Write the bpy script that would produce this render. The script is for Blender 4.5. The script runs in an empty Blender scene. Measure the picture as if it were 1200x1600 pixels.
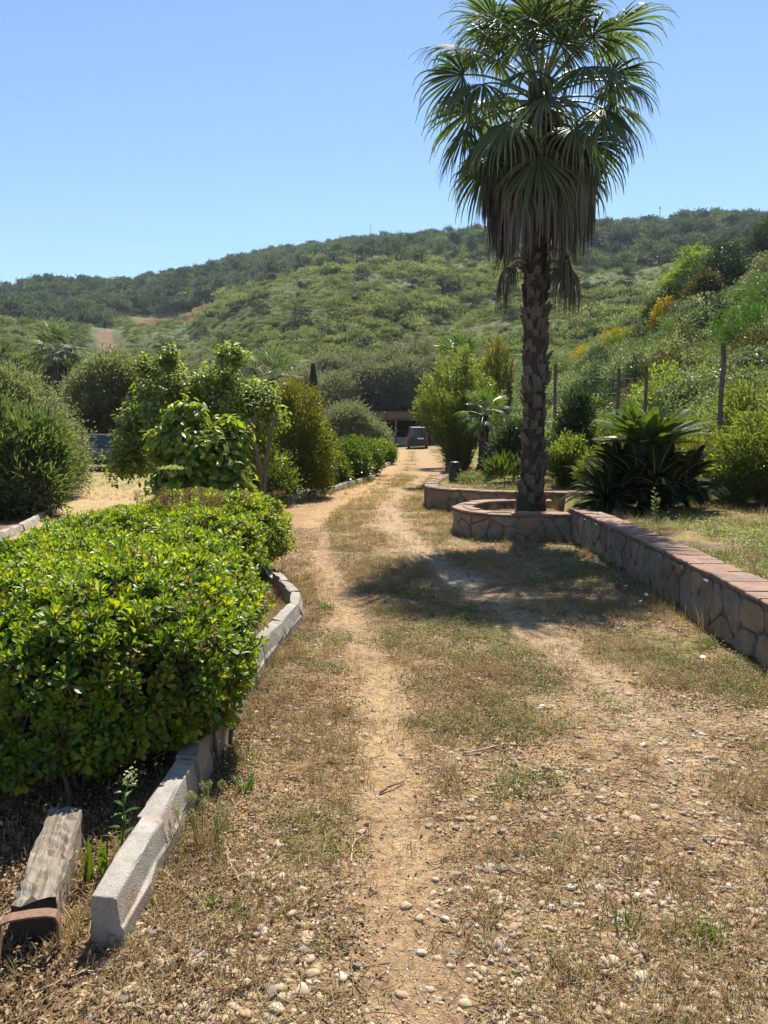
import bpy, math, random
import numpy as np
from mathutils import Vector, Matrix

# ------------------------------------------------------------------ camera, sky, sun, exposure
S = bpy.context.scene
C = S.collection
R = math.radians
cam_d = bpy.data.cameras.new("camera")
cam = bpy.data.objects.new("camera", cam_d)
C.objects.link(cam)
cam.location = (0.0, 0.0, 1.6)
cam.rotation_euler = (R(90 - 6.32), 0, 0)
cam_d.sensor_fit = 'VERTICAL'
cam_d.sensor_height = 36.0
cam_d.lens = 26.0
cam_d.clip_start = 0.05
cam_d.clip_end = 5000
S.camera = cam

SUN_EL, SUN_AZ = 56.0, 13.0          # azimuth measured from +Y towards +X
W = bpy.data.worlds.new("World")
S.world = W
W.use_nodes = True
wn = W.node_tree.nodes
wl = W.node_tree.links
bg = wn["Background"]
sky = wn.new("ShaderNodeTexSky")
sky.sky_type = 'NISHITA'
sky.sun_disc = False
sky.sun_elevation = R(SUN_EL)
sky.sun_rotation = R(SUN_AZ)
sky.altitude = 150
sky.air_density = 1.0
sky.dust_density = 0.0
sky.ozone_density = 5.0
wl.new(sky.outputs[0], bg.inputs[0])
bg.inputs[1].default_value = 0.086

sun_d = bpy.data.lights.new("sun", 'SUN')
sun_d.energy = 5.0
sun_d.angle = R(0.53)
sun_d.color = (1.0, 0.945, 0.86)
sun = bpy.data.objects.new("sun", sun_d)
C.objects.link(sun)
sd = Vector((math.sin(R(SUN_AZ)) * math.cos(R(SUN_EL)), math.cos(R(SUN_AZ)) * math.cos(R(SUN_EL)), math.sin(R(SUN_EL))))
sun.rotation_euler = sd.to_track_quat('Z', 'Y').to_euler()
sun.location = sd * 50

S.view_settings.view_transform = 'Standard'
S.view_settings.look = 'None'
S.view_settings.exposure = 1.05
S.view_settings.gamma = 1.0
S.view_settings.use_curve_mapping = False
S.render.engine = 'CYCLES'
S.cycles.max_bounces = 6
S.cycles.diffuse_bounces = 3
S.cycles.glossy_bounces = 2
S.cycles.transmission_bounces = 4
S.cycles.transparent_max_bounces = 6
S.cycles.volume_bounces = 0

# ------------------------------------------------------------------ helpers
def rng_(s):
    return np.random.default_rng(s)

_T = rng_(7).random((256, 256))
def vnoise(x, y):
    xi = np.floor(x).astype(int); yi = np.floor(y).astype(int)
    fx = x - xi; fy = y - yi
    fx = fx * fx * (3 - 2 * fx); fy = fy * fy * (3 - 2 * fy)
    a = _T[xi & 255, yi & 255]; b = _T[(xi + 1) & 255, yi & 255]
    c = _T[xi & 255, (yi + 1) & 255]; d = _T[(xi + 1) & 255, (yi + 1) & 255]
    return (a * (1 - fx) + b * fx) * (1 - fy) + (c * (1 - fx) + d * fx) * fy
def fbm(x, y, o=4):
    s = 0; a = 1; t = 0
    for i in range(o):
        s = s + a * vnoise(x + 17.3 * i, y + 31.7 * i); t += a
        x = x * 2.03; y = y * 2.03; a *= .5
    return s / t
def sstep(a, b, x):
    t = np.clip((x - a) / (b - a), 0, 1)
    return t * t * (3 - 2 * t)
def nrm(v):
    return v / np.maximum(np.linalg.norm(v, axis=-1, keepdims=True), 1e-9)

class MB:
    """collects vertices and faces (numpy) and builds one mesh"""
    def __init__(s):
        s.V = []; s.F = []; s.A = []; s.M = []; s.n = 0
    def add(s, V, F, a=.5, m=0):
        V = np.asarray(V, float); s.V.append(V)
        if not isinstance(F, list): F = [F]
        for f in F:
            f = np.asarray(f, int)
            s.F.append(f + s.n); s.M.append(np.full(len(f), m))
        s.A.append(np.broadcast_to(np.asarray(a, float), (len(V),)))
        s.n += len(V)
        return s
    def mesh(s, name, mats, smooth=False, col=None):
        me = bpy.data.meshes.new(name)
        V = np.concatenate(s.V); A = np.concatenate(s.A)
        me.vertices.add(len(V)); me.vertices.foreach_set("co", V.ravel())
        L = np.concatenate([f.ravel() for f in s.F])
        tot = np.concatenate([np.full(len(f), f.shape[1]) for f in s.F])
        st = np.concatenate([[0], np.cumsum(tot)[:-1]])
        me.loops.add(len(L)); me.loops.foreach_set("vertex_index", L.astype(np.int32))
        me.polygons.add(len(tot)); me.polygons.foreach_set("loop_start", st.astype(np.int32))
        me.polygons.foreach_set("material_index", np.concatenate(s.M).astype(np.int32))
        me.polygons.foreach_set("use_smooth", np.full(len(tot), smooth))
        at = me.attributes.new("var", 'FLOAT', 'POINT'); at.data.foreach_set("value", A.astype(np.float32))
        if col is not None:
            at = me.attributes.new("Col", 'FLOAT_COLOR', 'POINT')
            at.data.foreach_set("color", np.concatenate([col, np.ones((len(col), 1))], 1).astype(np.float32).ravel())
        me.update(calc_edges=True)
        for m in (mats if isinstance(mats, (list, tuple)) else [mats]): me.materials.append(m)
        return me

def ob(name, me, parent=None, loc=(0, 0, 0), rot=(0, 0, 0), sc=1.0):
    o = bpy.data.objects.new(name, me)
    C.objects.link(o)
    o.location = loc; o.rotation_euler = rot
    o.scale = (sc, sc, sc) if np.isscalar(sc) else sc
    if parent is not None: o.parent = parent
    return o
def tag(o, label=None, cat=None, group=None, kind=None):
    if label: o["label"] = label
    if cat: o["category"] = cat
    if group: o["group"] = group
    if kind: o["kind"] = kind
    return o
def thing(name, label, cat, loc=(0, 0, 0), rz=0, group=None):
    o = bpy.data.objects.new(name, None); C.objects.link(o)
    o.empty_display_size = .2
    o.location = loc; o.rotation_euler = (0, 0, rz)
    return tag(o, label, cat, group)
def copy_thing(o, loc, rz=0, sc=1.0, label=None, group=None, parent=None):
    c = o.copy(); C.objects.link(c); c.parent = parent
    if parent is None:
        c.location = loc; c.rotation_euler = (0, 0, rz); c.scale = (sc,) * 3 if np.isscalar(sc) else sc
        if label: c["label"] = label
        if group: c["group"] = group
    for ch in o.children: copy_thing(ch, None, parent=c)
    return c

def tube(P, r, k=6, cap=True):
    P = np.asarray(P, float); n = len(P); r = np.broadcast_to(np.asarray(r, float), (n,))
    T = nrm(np.gradient(P, axis=0))
    ref = np.array([0., 0, 1.]) if abs(T[:, 2].mean()) < .8 else np.array([1., 0, 0])
    X = nrm(np.cross(T, ref)); Y = np.cross(T, X)
    a = np.arange(k) * 2 * np.pi / k
    V = P[:, None] + r[:, None, None] * (np.cos(a)[None, :, None] * X[:, None] + np.sin(a)[None, :, None] * Y[:, None])
    V = V.reshape(-1, 3)
    i = np.arange(n - 1)[:, None] * k; j = np.arange(k)[None]; j2 = (j + 1) % k
    F = np.stack([i + j, i + j2, i + k + j2, i + k + j], -1).reshape(-1, 4)
    Fs = [F]
    if cap: Fs += [np.arange(k)[None], (np.arange(k)[::-1] + (n - 1) * k)[None]]
    return V, Fs
def box(x0, x1, y0, y1, z0, z1):
    V = [(x, y, z) for z in (z0, z1) for y in (y0, y1) for x in (x0, x1)]
    F = [(0, 2, 3, 1), (4, 5, 7, 6), (0, 1, 5, 4), (2, 6, 7, 3), (0, 4, 6, 2), (1, 3, 7, 5)]
    return np.array(V, float), np.array(F)
def lathe(prof, k=20):
    prof = np.asarray(prof, float); n = len(prof); a = np.arange(k) * 2 * np.pi / k
    V = np.stack([prof[:, :1] * np.cos(a), prof[:, :1] * np.sin(a), np.repeat(prof[:, 1:], k, 1)], -1).reshape(-1, 3)
    i = np.arange(n - 1)[:, None] * k; j = np.arange(k)[None]; j2 = (j + 1) % k
    return V, [np.stack([i + j, i + j2, i + k + j2, i + k + j], -1).reshape(-1, 4), np.arange(k)[::-1][None], (np.arange(k) + (n - 1) * k)[None]]
def bevel(o, w, seg=2):
    m = o.modifiers.new("bevel", 'BEVEL'); m.width = w; m.segments = seg; m.limit_method = 'ANGLE'; m.angle_limit = R(35)
    return o

# ------------------------------------------------------------------ materials
def new_mat(name):
    m = bpy.data.materials.new(name); m.use_nodes = True
    nt = m.node_tree; b = nt.nodes["Principled BSDF"]
    return m, nt, b
def nd(nt, t, **kw):
    n = nt.nodes.new(t)
    for k, v in kw.items():
        if k.startswith("i_"):
            key = k[2:]; n.inputs[int(key) if key.isdigit() else key].default_value = v
        else: setattr(n, k, v)
    return n
def ramp(nt, fac, stops, interp='LINEAR'):
    r = nt.nodes.new("ShaderNodeValToRGB"); r.color_ramp.interpolation = interp
    e = r.color_ramp.elements
    while len(e) < len(stops): e.new(.5)
    for el, (p, c) in zip(e, stops):
        el.position = p; el.color = (*c, 1)
    nt.links.new(fac, r.inputs[0]); return r.outputs[0]
def mixc(nt, f, a, b, mode='MIX'):
    m = nt.nodes.new("ShaderNodeMix"); m.data_type = 'RGBA'; m.blend_type = mode
    for s, v in ((m.inputs[0], f), (m.inputs[6], a), (m.inputs[7], b)):
        if isinstance(v, bpy.types.NodeSocket): nt.links.new(v, s)
        elif np.isscalar(v): s.default_value = v
        else: s.default_value = (*v, 1)
    return m.outputs[2]
def noise(nt, scale, detail=4, rough=.55, coord='Object', vec=None):
    n = nd(nt, "ShaderNodeTexNoise", i_Scale=scale, i_Detail=detail, i_Roughness=rough)
    if vec is None:
        tc = nt.nodes.new("ShaderNodeTexCoord"); vec = tc.outputs[coord]
    nt.links.new(vec, n.inputs[0]); return n.outputs[0]
def bump(nt, b, h, strength=.4, dist=.02):
    n = nd(nt, "ShaderNodeBump", i_Strength=strength, i_Distance=dist)
    nt.links.new(h, n.inputs["Height"]); nt.links.new(n.outputs[0], b.inputs["Normal"])

def leaf_mat(name, dark, mid, light, trans=.38, rough=.42, tint=(1.25, 1.3, .55), spec=.5, orand=.3):
    """leaf: ramp over the per-leaf value, some light passing through"""
    m, nt, b = new_mat(name)
    at = nd(nt, "ShaderNodeAttribute", attribute_name="var")
    oi = nt.nodes.new("ShaderNodeObjectInfo")
    ma = nd(nt, "ShaderNodeMath", operation='MULTIPLY_ADD', i_1=orand, i_2=-orand / 2)
    nt.links.new(oi.outputs["Random"], ma.inputs[0])
    ad = nd(nt, "ShaderNodeMath", operation='ADD', use_clamp=True)
    nt.links.new(at.outputs["Fac"], ad.inputs[0]); nt.links.new(ma.outputs[0], ad.inputs[1])
    c = ramp(nt, ad.outputs[0], [(0, dark), (.5, mid), (1, light)])
    nt.links.new(c, b.inputs["Base Color"])
    b.inputs["Roughness"].default_value = rough
    b.inputs["Specular IOR Level"].default_value = spec
    tr = nt.nodes.new("ShaderNodeBsdfTranslucent")
    tc = mixc(nt, 1.0, c, tint, 'MULTIPLY'); nt.links.new(tc, tr.inputs[0])
    mx = nd(nt, "ShaderNodeMixShader", i_0=trans)
    nt.links.new(b.outputs[0], mx.inputs[1]); nt.links.new(tr.outputs[0], mx.inputs[2])
    nt.links.new(mx.outputs[0], nt.nodes["Material Output"].inputs[0])
    return m
def plain(name, col, rough=.6, metal=0, nscale=0, nvar=.25, bstr=0, bscale=None, spec=.5):
    m, nt, b = new_mat(name)
    b.inputs["Roughness"].default_value = rough; b.inputs["Metallic"].default_value = metal
    b.inputs["Specular IOR Level"].default_value = spec
    if nscale:
        f = noise(nt, nscale, 6, .62)
        c = ramp(nt, f, [(.25, tuple(x * (1 - nvar) for x in col)), (.75, tuple(min(1, x * (1 + nvar)) for x in col))])
        nt.links.new(c, b.inputs["Base Color"])
        if bstr: bump(nt, b, noise(nt, bscale or nscale * 4, 6, .65), bstr, .01)
    else: b.inputs["Base Color"].default_value = (*col, 1)
    return m

# ------------------------------------------------------------------ leaves
T_RHOMB = (np.array([(0, 0, 0), (.45, .5, .1), (1, 0, -.05), (.45, -.5, .1)]), np.array([(0, 1, 2), (0, 2, 3)]))
T_LEAF = (np.array([(0, 0, 0), (.3, .42, .10), (.68, .40, .08), (1, 0, -.10), (.68, -.40, .08), (.3, -.42, .10), (.5, 0, 0.02)]),
          np.array([(0, 1, 6), (1, 2, 6), (2, 3, 6), (3, 4, 6), (4, 5, 6), (5, 0, 6)])[:, ::-1])
T_OBOV = (np.array([(0, 0, 0), (.45, .28, .07), (.8, .46, .05), (.97, .2, -.03), (.97, -.2, -.03), (.8, -.46, .05), (.45, -.28, .07), (.6, 0, 0.0)]),
          np.array([(0, 1, 7), (1, 2, 7), (2, 3, 7), (3, 4, 7), (4, 5, 7), (5, 6, 7), (6, 0, 7)])[:, ::-1])
def place(tpl, P, D, Nn, L, Wd):
    """template leaf copied to points P along direction D with normal hint Nn, length L, width Wd -> V, F, owner"""
    tv, tf = tpl; n = len(P)
    D = nrm(D); Y = nrm(np.cross(Nn, D)); Z = np.cross(D, Y)
    L = np.broadcast_to(L, (n,)); Wd = np.broadcast_to(Wd, (n,))
    V = P[:, None] + tv[None, :, :1] * L[:, None, None] * D[:, None] + tv[None, :, 1:2] * Wd[:, None, None] * Y[:, None] + tv[None, :, 2:] * L[:, None, None] * Z[:, None]
    F = tf[None] + (np.arange(n) * len(tv))[:, None, None]
    return V.reshape(-1, 3), F.reshape(-1, tf.shape[1])
def rdir(g, n):
    return nrm(g.normal(size=(n, 3)))
def crown(mb, lobes, nclump, nleaf, L, Wd, seed, tpl=T_RHOMB, rc=.16, up=.35, shell=(.55, 1.05), droop=0., low=-.35, vbase=0., vspan=1., twig=None):
    """leaf clumps spread through ellipsoid lobes (cx,cy,cz,rx,ry,rz); returns clump centres"""
    g = rng_(seed); lobes = np.asarray(lobes, float)
    w = (lobes[:, 3] * lobes[:, 4] * lobes[:, 5]) ** (2 / 3); w /= w.sum()
    li = g.choice(len(lobes), nclump, p=w)
    d = rdir(g, nclump); d[:, 2] = np.where(d[:, 2] < low, -d[:, 2], d[:, 2])
    rad = g.uniform(shell[0] ** 2, shell[1] ** 2, nclump) ** .5
    cc = lobes[li, :3] + d * lobes[li, 3:] * rad[:, None]
    size = lobes[li, 3:].mean(1) * rc / .16 * .16 if False else np.full(nclump, rc)
    size = size * g.uniform(.6, 1.4, nclump)
    cv = g.random(nclump)
    n = nclump * nleaf; k = np.repeat(np.arange(nclump), nleaf)
    off = g.normal(size=(n, 3)) * size[k][:, None] * .6
    P = cc[k] + off
    D = nrm(off) * .8 + d[k] * .7 + rdir(g, n) * .7; D[:, 2] += up - droop
    N = rdir(g, n) * .8 + d[k] * .4; N[:, 2] += .7
    s = g.uniform(.65, 1.25, n)
    V, F = place(tpl, P, D, N, L * s, Wd * s)
    a = vbase + vspan * (.45 * cv[k] + .55 * g.random(n))
    mb.add(V, F, np.repeat(a, len(tpl[0])))
    return cc, li
def limbs(mb, base, lobes, r0, seed, cc=None, ntw=0, k=6, bow=.1, hub=.45):
    """tapered trunk then a limb to each lobe and twigs to clumps"""
    g = rng_(seed); lobes = np.asarray(lobes, float); base = np.asarray(base, float)
    top = lobes[:, :3].mean(0); hubp = base + (top - base) * hub; hubp[:2] = base[:2] + (top - base)[:2] * hub * .6
    t = np.linspace(0, 1, 7)[:, None]
    P = base + (hubp - base) * t + np.sin(t * np.pi) * g.normal(size=3) * bow * r0 * 4 * np.array([1, 1, 0])
    rr = r0 * (1.25 - .5 * t[:, 0]); rr[0] *= 1.3
    V, F = tube(P, rr, 8); mb.add(V, F)
    for lb in lobes:
        e = lb[:3] + np.array([0, 0, lb[5] * .3])
        mid = (hubp + e) / 2 + g.normal(size=3) * np.linalg.norm(e - hubp) * bow
        t = np.linspace(0, 1, 7)[:, None]
        P = (1 - t) ** 2 * hubp + 2 * t * (1 - t) * mid + t * t * e
        V, F = tube(P, r0 * (.62 - .5 * t[:, 0]), k); mb.add(V, F)
    if cc is not None and ntw:
        for c in cc[g.choice(len(cc), min(ntw, len(cc)), replace=False)]:
            j = np.argmin(np.linalg.norm(lobes[:, :3] - c, axis=1)); s = lobes[j, :3] * .7 + hubp * .3
            mid = (s + c) / 2 + g.normal(size=3) * .05
            t = np.linspace(0, 1, 4)[:, None]
            V, F = tube((1 - t) ** 2 * s + 2 * t * (1 - t) * mid + t * t * c, r0 * np.array([.2, .16, .1, .05]), 4, False); mb.add(V, F)

# ------------------------------------------------------------------ scatter (for what nobody could count)
_GN = {}
def hidden_coll(name, objs):
    c = bpy.data.collections.new(name)
    for o in objs: c.objects.link(o)
    return c
def proto(name, me):
    return bpy.data.objects.new(name, me)
def scatter(name, coll, P, rot, sc, idx, parent=None):
    n = len(P)
    me = bpy.data.meshes.new(name); me.vertices.add(n); me.vertices.foreach_set("co", np.asarray(P, np.float32).ravel())
    a = me.attributes.new("rot", 'FLOAT_VECTOR', 'POINT'); a.data.foreach_set("vector", np.asarray(rot, np.float32).ravel())
    sc = np.asarray(sc, np.float32); sc = np.repeat(sc[:, None], 3, 1) if sc.ndim == 1 else sc
    a = me.attributes.new("scl", 'FLOAT_VECTOR', 'POINT'); a.data.foreach_set("vector", sc.ravel())
    a = me.attributes.new("idx", 'INT', 'POINT'); a.data.foreach_set("value", np.asarray(idx, np.int32))
    o = ob(name, me, parent)
    ng = bpy.data.node_groups.new("scatter_" + name, 'GeometryNodeTree')
    ng.interface.new_socket("Geometry", in_out='INPUT', socket_type='NodeSocketGeometry')
    ng.interface.new_socket("Geometry", in_out='OUTPUT', socket_type='NodeSocketGeometry')
    gi = ng.nodes.new("NodeGroupInput"); go = ng.nodes.new("NodeGroupOutput")
    ci = ng.nodes.new("GeometryNodeCollectionInfo"); ci.inputs[0].default_value = coll
    ci.inputs[1].default_value = True; ci.inputs[2].default_value = True
    ip = ng.nodes.new("GeometryNodeInstanceOnPoints"); ip.inputs["Pick Instance"].default_value = True
    def na(nm, t):
        x = ng.nodes.new("GeometryNodeInputNamedAttribute"); x.data_type = t; x.inputs[0].default_value = nm
        return x.outputs[0]
    L = ng.links.new
    L(gi.outputs[0], ip.inputs["Points"]); L(ci.outputs[0], ip.inputs["Instance"])
    L(na("idx", 'INT'), ip.inputs["Instance Index"]); L(na("rot", 'FLOAT_VECTOR'), ip.inputs["Rotation"]); L(na("scl", 'FLOAT_VECTOR'), ip.inputs["Scale"])
    L(ip.outputs[0], go.inputs[0])
    md = o.modifiers.new("scatter", 'NODES'); md.node_group = ng
    return o
def rrot(g, n, tilt=.2):
    r = g.normal(size=(n, 3)) * tilt; r[:, 2] = g.uniform(0, 6.283, n); return r

def poly_dist(x, y, pts):
    """distance to a polyline"""
    d = np.full(np.shape(x), 1e9)
    for (ax, ay), (bx, by) in zip(pts[:-1], pts[1:]):
        vx, vy = bx - ax, by - ay
        t = np.clip(((x - ax) * vx + (y - ay) * vy) / (vx * vx + vy * vy), 0, 1)
        d = np.minimum(d, np.hypot(x - ax - t * vx, y - ay - t * vy))
    return d
def in_poly(x, y, pts):
    r = np.zeros(np.shape(x), bool); n = len(pts)
    for i in range(n):
        ax, ay = pts[i]; bx, by = pts[(i + 1) % n]
        if ay == by: continue
        c = ((ay > y) != (by > y)) & (x < (bx - ax) * (y - ay) / (by - ay) + ax)
        r ^= c
    return r
def smooth_line(pts, n=8):
    """Catmull-Rom through the points"""
    p = np.asarray(pts, float); p = np.concatenate([[2 * p[0] - p[1]], p, [2 * p[-1] - p[-2]]])
    out = []
    for i in range(1, len(p) - 2):
        t = np.linspace(0, 1, n, endpoint=False)[:, None]
        a, b, c, d = p[i - 1], p[i], p[i + 1], p[i + 2]
        out.append(.5 * (2 * b + (c - a) * t + (2 * a - 5 * b + 4 * c - d) * t ** 2 + (3 * b - a - 3 * c + d) * t ** 3))
    out.append(p[-2:-1]); return np.concatenate(out)
# ------------------------------------------------------------------ terrain
TRACK_L = [(.07, -8), (.07, 2.4), (.03, 3.4), (-.04, 4.8), (-.35, 6.55), (-.81, 9.3), (-1.25, 13.4), (-.66, 19), (.28, 32), (1.6, 60)]
TRACK_R = [(1.45, -8), (1.42, 2.6), (1.47, 4.2), (1.35, 5.05), (1.12, 6.3), (.62, 8.8), (.2, 11.7), (.1, 15.7), (.83, 21), (2.0, 32), (3.0, 60)]
KERB = [(-.86, 2.12), (-.86, 3.6), (-.85, 4.85), (-.73, 6.0), (-.78, 6.45), (-1.08, 7.35), (-1.6, 8.9), (-2.1, 11.2), (-2.4, 13.6), (-2.3, 15.6)]
KERB_FAR = [(-2.3, 15.6), (-1.5, 18.5), (-.36, 24.4)]
KERB_END = [(-.15, 30.5), (.25, 34.0), (.40, 37.5), (.15, 39.5), (-.7, 40.5)]
WALL_A = [(2.58, -3.0), (2.60, 2.0), (2.66, 4.0), (2.77, 6.0), (2.85, 8.0), (2.88, 9.6), (2.86, 10.75)]
WALL_P = [(2.70, 10.72), (2.1, 10.74), (1.62, 10.86), (1.3, 11.25), (1.26, 11.8), (1.5, 12.35), (1.95, 12.68), (2.5, 12.8), (2.9, 12.78)]
WALL_B = [(3.9, 13.7), (3.3, 13.75), (2.6, 13.82), (1.9, 14.1), (1.35, 14.55), (.97, 15.1)]
WALL_C = [(.97, 15.28), (1.1, 16.6), (1.45, 18.6), (1.75, 20.6)]
GARDEN = WALL_A + [(3.3, 12.5), (3.3, 13.75), (2.6, 13.82), (1.9, 14.1), (1.35, 14.55), (.97, 15.1), (1.1, 16.6), (1.45, 18.6), (1.75, 20.6), (2.6, 25), (4.2, 32), (5.2, 48), (5.4, 72), (90, 72), (90, -3)]
PLANTER = WALL_P + [(2.95, 12.6), (2.95, 10.75)]
DRIVE = [(-.86, -6), (-.86, 3.6), (-.85, 4.85), (-.73, 6.0), (-.78, 6.45), (-1.08, 7.35), (-1.6, 8.9), (-2.1, 11.2), (-2.4, 13.6), (-2.3, 15.6), (-1.5, 18.5), (-.36, 24.4), (0, 31), (.45, 37.5), (.6, 45), (.2, 62), (-6, 66), (-6, 72), (6, 72), (5.2, 62), (5.1, 48), (4.2, 32), (2.6, 25), (1.75, 20.6), (1.1, 16.6), (.97, 15.1), (1.35, 14.55), (1.9, 14.1), (2.6, 13.82), (3.2, 13.75), (2.9, 12.8), (1.95, 12.68), (1.5, 12.35), (1.26, 11.8), (1.3, 11.25), (1.62, 10.86), (2.1, 10.74), (2.85, 10.7), (2.9, 9.6), (2.87, 8), (2.79, 6), (2.68, 4), (2.62, 2), (2.6, -6)]
LANE = [(-3.6, 2), (-3.3, 6), (-3.6, 9), (-4.2, 13), (-5.2, 18), (-7, 26), (-9, 31), (-16, 33), (-17, 28), (-10.6, 27), (-7.4, 18), (-6.5, 14), (-6.0, 11), (-5.6, 6), (-5.6, 2)]

P_ = R(6.32); F_ = 1155.0
def slope_of(ypx):
    v = (800 - ypx) / F_
    return (-math.sin(P_) + v * math.cos(P_)) / (math.cos(P_) + v * math.sin(P_))
# for each bearing (tangent), (distance north, elevation tangent) of the hillsides
_HT = {
 -700: [(60, 672), (100, 610), (150, 560), (200, 520), (260, 492), (320, 478), (400, 470), (540, 465), (720, 480)],
 -200: [(60, 674), (100, 612), (150, 560), (200, 520), (260, 492), (320, 480), (400, 472), (540, 462), (720, 480)],
 0: [(60, 676), (100, 622), (150, 566), (200, 522), (260, 494), (320, 480), (400, 470), (540, 458), (720, 480)],
 100: [(60, 678), (100, 630), (150, 575), (200, 532), (260, 502), (320, 480), (400, 460), (540, 444), (720, 470)],
 200: [(60, 702), (74, 694), (105, 630), (150, 582), (200, 548), (250, 514), (300, 486), (380, 462), (450, 454), (540, 447), (720, 470)],
 300: [(60, 703), (74, 697), (105, 625), (150, 572), (200, 542), (240, 512), (300, 476), (380, 452), (450, 438), (540, 429), (720, 450)],
 400: [(60, 703), (74, 697), (100, 615), (140, 550), (180, 494), (215, 462), (250, 470), (330, 440), (430, 420), (540, 406), (720, 430)],
 500: [(60, 703), (74, 697), (98, 610), (140, 535), (175, 468), (205, 438), (250, 446), (330, 416), (430, 402), (540, 391), (720, 415)],
 600: [(60, 703), (74, 697), (98, 610), (140, 532), (170, 474), (200, 436), (240, 436), (330, 402), (430, 392), (540, 383), (720, 405)],
 700: [(60, 703), (74, 690), (96, 598), (114, 570), (150, 515), (190, 464), (230, 441), (300, 409), (380, 388), (450, 378), (540, 382), (720, 405)],
 800: [(30, 700), (60, 642), (90, 585), (130, 522), (180, 474), (230, 436), (290, 403), (340, 388), (420, 374), (540, 372), (720, 400)],
 900: [(30, 660), (60, 604), (90, 565), (130, 515), (180, 466), (230, 427), (280, 406), (330, 392), (420, 372), (540, 368), (720, 390)],
 1000: [(30, 605), (60, 560), (90, 528), (130, 494), (180, 455), (230, 422), (280, 403), (340, 385), (420, 366), (540, 362), (720, 390)],
 1100: [(30, 560), (45, 512), (60, 492), (90, 480), (150, 450), (220, 415), (300, 385), (420, 354), (540, 358), (720, 390)],
 1200: [(30, 508), (45, 462), (60, 440), (90, 435), (150, 422), (250, 393), (350, 369), (430, 358), (540, 360), (720, 390)],
 1400: [(30, 455), (45, 420), (60, 410), (90, 405), (150, 400), (250, 385), (350, 365), (540, 360), (720, 390)],
 1900: [(30, 430), (45, 410), (60, 405), (150, 400), (350, 380), (540, 370), (720, 400)]}
_YS = np.array([30, 36, 45, 52, 60, 68, 74, 82, 90, 100, 115, 130, 150, 165, 180, 200, 220, 240, 260, 290, 320, 350, 385, 420, 460, 500, 540, 620, 720.])
_XS = np.array(sorted(_HT)); _US = (_XS - 600) / F_ / math.cos(P_) * .985
_TB = []
for xk in _XS:
    yy = np.array([a for a, b in _HT[xk]], float); zz = np.array([1.6 + a * slope_of(b) for a, b in _HT[xk]])
    if yy[0] > 30: yy = np.concatenate([[30], yy]); zz = np.concatenate([[0.0], zz])
    _TB.append(np.interp(_YS, yy, zz))
_TB = np.array(_TB)
for _ in range(1):
    q = np.pad(_TB, ((0, 0), (1, 1)), 'edge'); _TB = (q[:, :-2] + 4 * q[:, 1:-1] + q[:, 2:]) / 6
def far_h(x, y):
    yc = np.clip(y, 30, 719.9); u = np.clip(x / yc, _US[0], _US[-1] - 1e-6)
    i = np.clip(np.searchsorted(_US, u, 'right') - 1, 0, len(_US) - 2); j = np.clip(np.searchsorted(_YS, yc, 'right') - 1, 0, len(_YS) - 2)
    fu = (u - _US[i]) / (_US[i + 1] - _US[i]); fu = fu * fu * (3 - 2 * fu) * .6 + fu * .4
    fv = (yc - _YS[j]) / (_YS[j + 1] - _YS[j])
    return (_TB[i, j] * (1 - fu) + _TB[i + 1, j] * fu) * (1 - fv) + (_TB[i, j + 1] * (1 - fu) + _TB[i + 1, j + 1] * fu) * fv
def near_h(x, y):
    z = 0.58 * np.maximum(0, x - 6.2 - .02 * y) * sstep(6, 9, x - .02 * y + 1.5)
    z = np.minimum(z, 9 + .12 * x)
    bed = in_poly(x, y, GARDEN)
    z = z + np.where(bed, .40 * (1 - sstep(19, 30, y)) , 0)
    z = np.where(in_poly(x, y, PLANTER), .26, z)
    return z
def H(x, y, micro=True):
    x = np.asarray(x, float); y = np.asarray(y, float)
    s = sstep(30, 62, y)
    z = near_h(x, y) * (1 - s) + far_h(x, y) * s
    lump = (fbm(x * .012 + 3, y * .012, 5) - .5) * 15 * sstep(90, 260, y) + (fbm(x * .05, y * .05, 4) - .5) * 6 * sstep(80, 160, y)
    z = z + lump
    # levelled benches cut into the far hillside
    u = x / np.maximum(y, 1)
    w = sstep(-.330, -.310, u) * (1 - sstep(-.236, -.220, u)) * sstep(244, 250, y) * (1 - sstep(296, 304, y))
    st = 5.5; q = z / st; zq = (np.floor(q) + sstep(.72, .95, q - np.floor(q))) * st
    z = z * (1 - w) + zq * w
    if micro:
        nearf = 1 - sstep(14, 40, y)
        tr = np.exp(-(poly_dist(x, y, TRACK_L) / .16) ** 2) + .6 * np.exp(-(poly_dist(x, y, TRACK_R) / .22) ** 2)
        z = z + nearf * ((fbm(x * 2.2, y * 2.2, 4) - .5) * .05 + (fbm(x * 9, y * 9, 3) - .5) * .018 - .025 * tr)
    return z
def H1(x, y): return float(H(np.array([x]), np.array([y]))[0])

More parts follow.
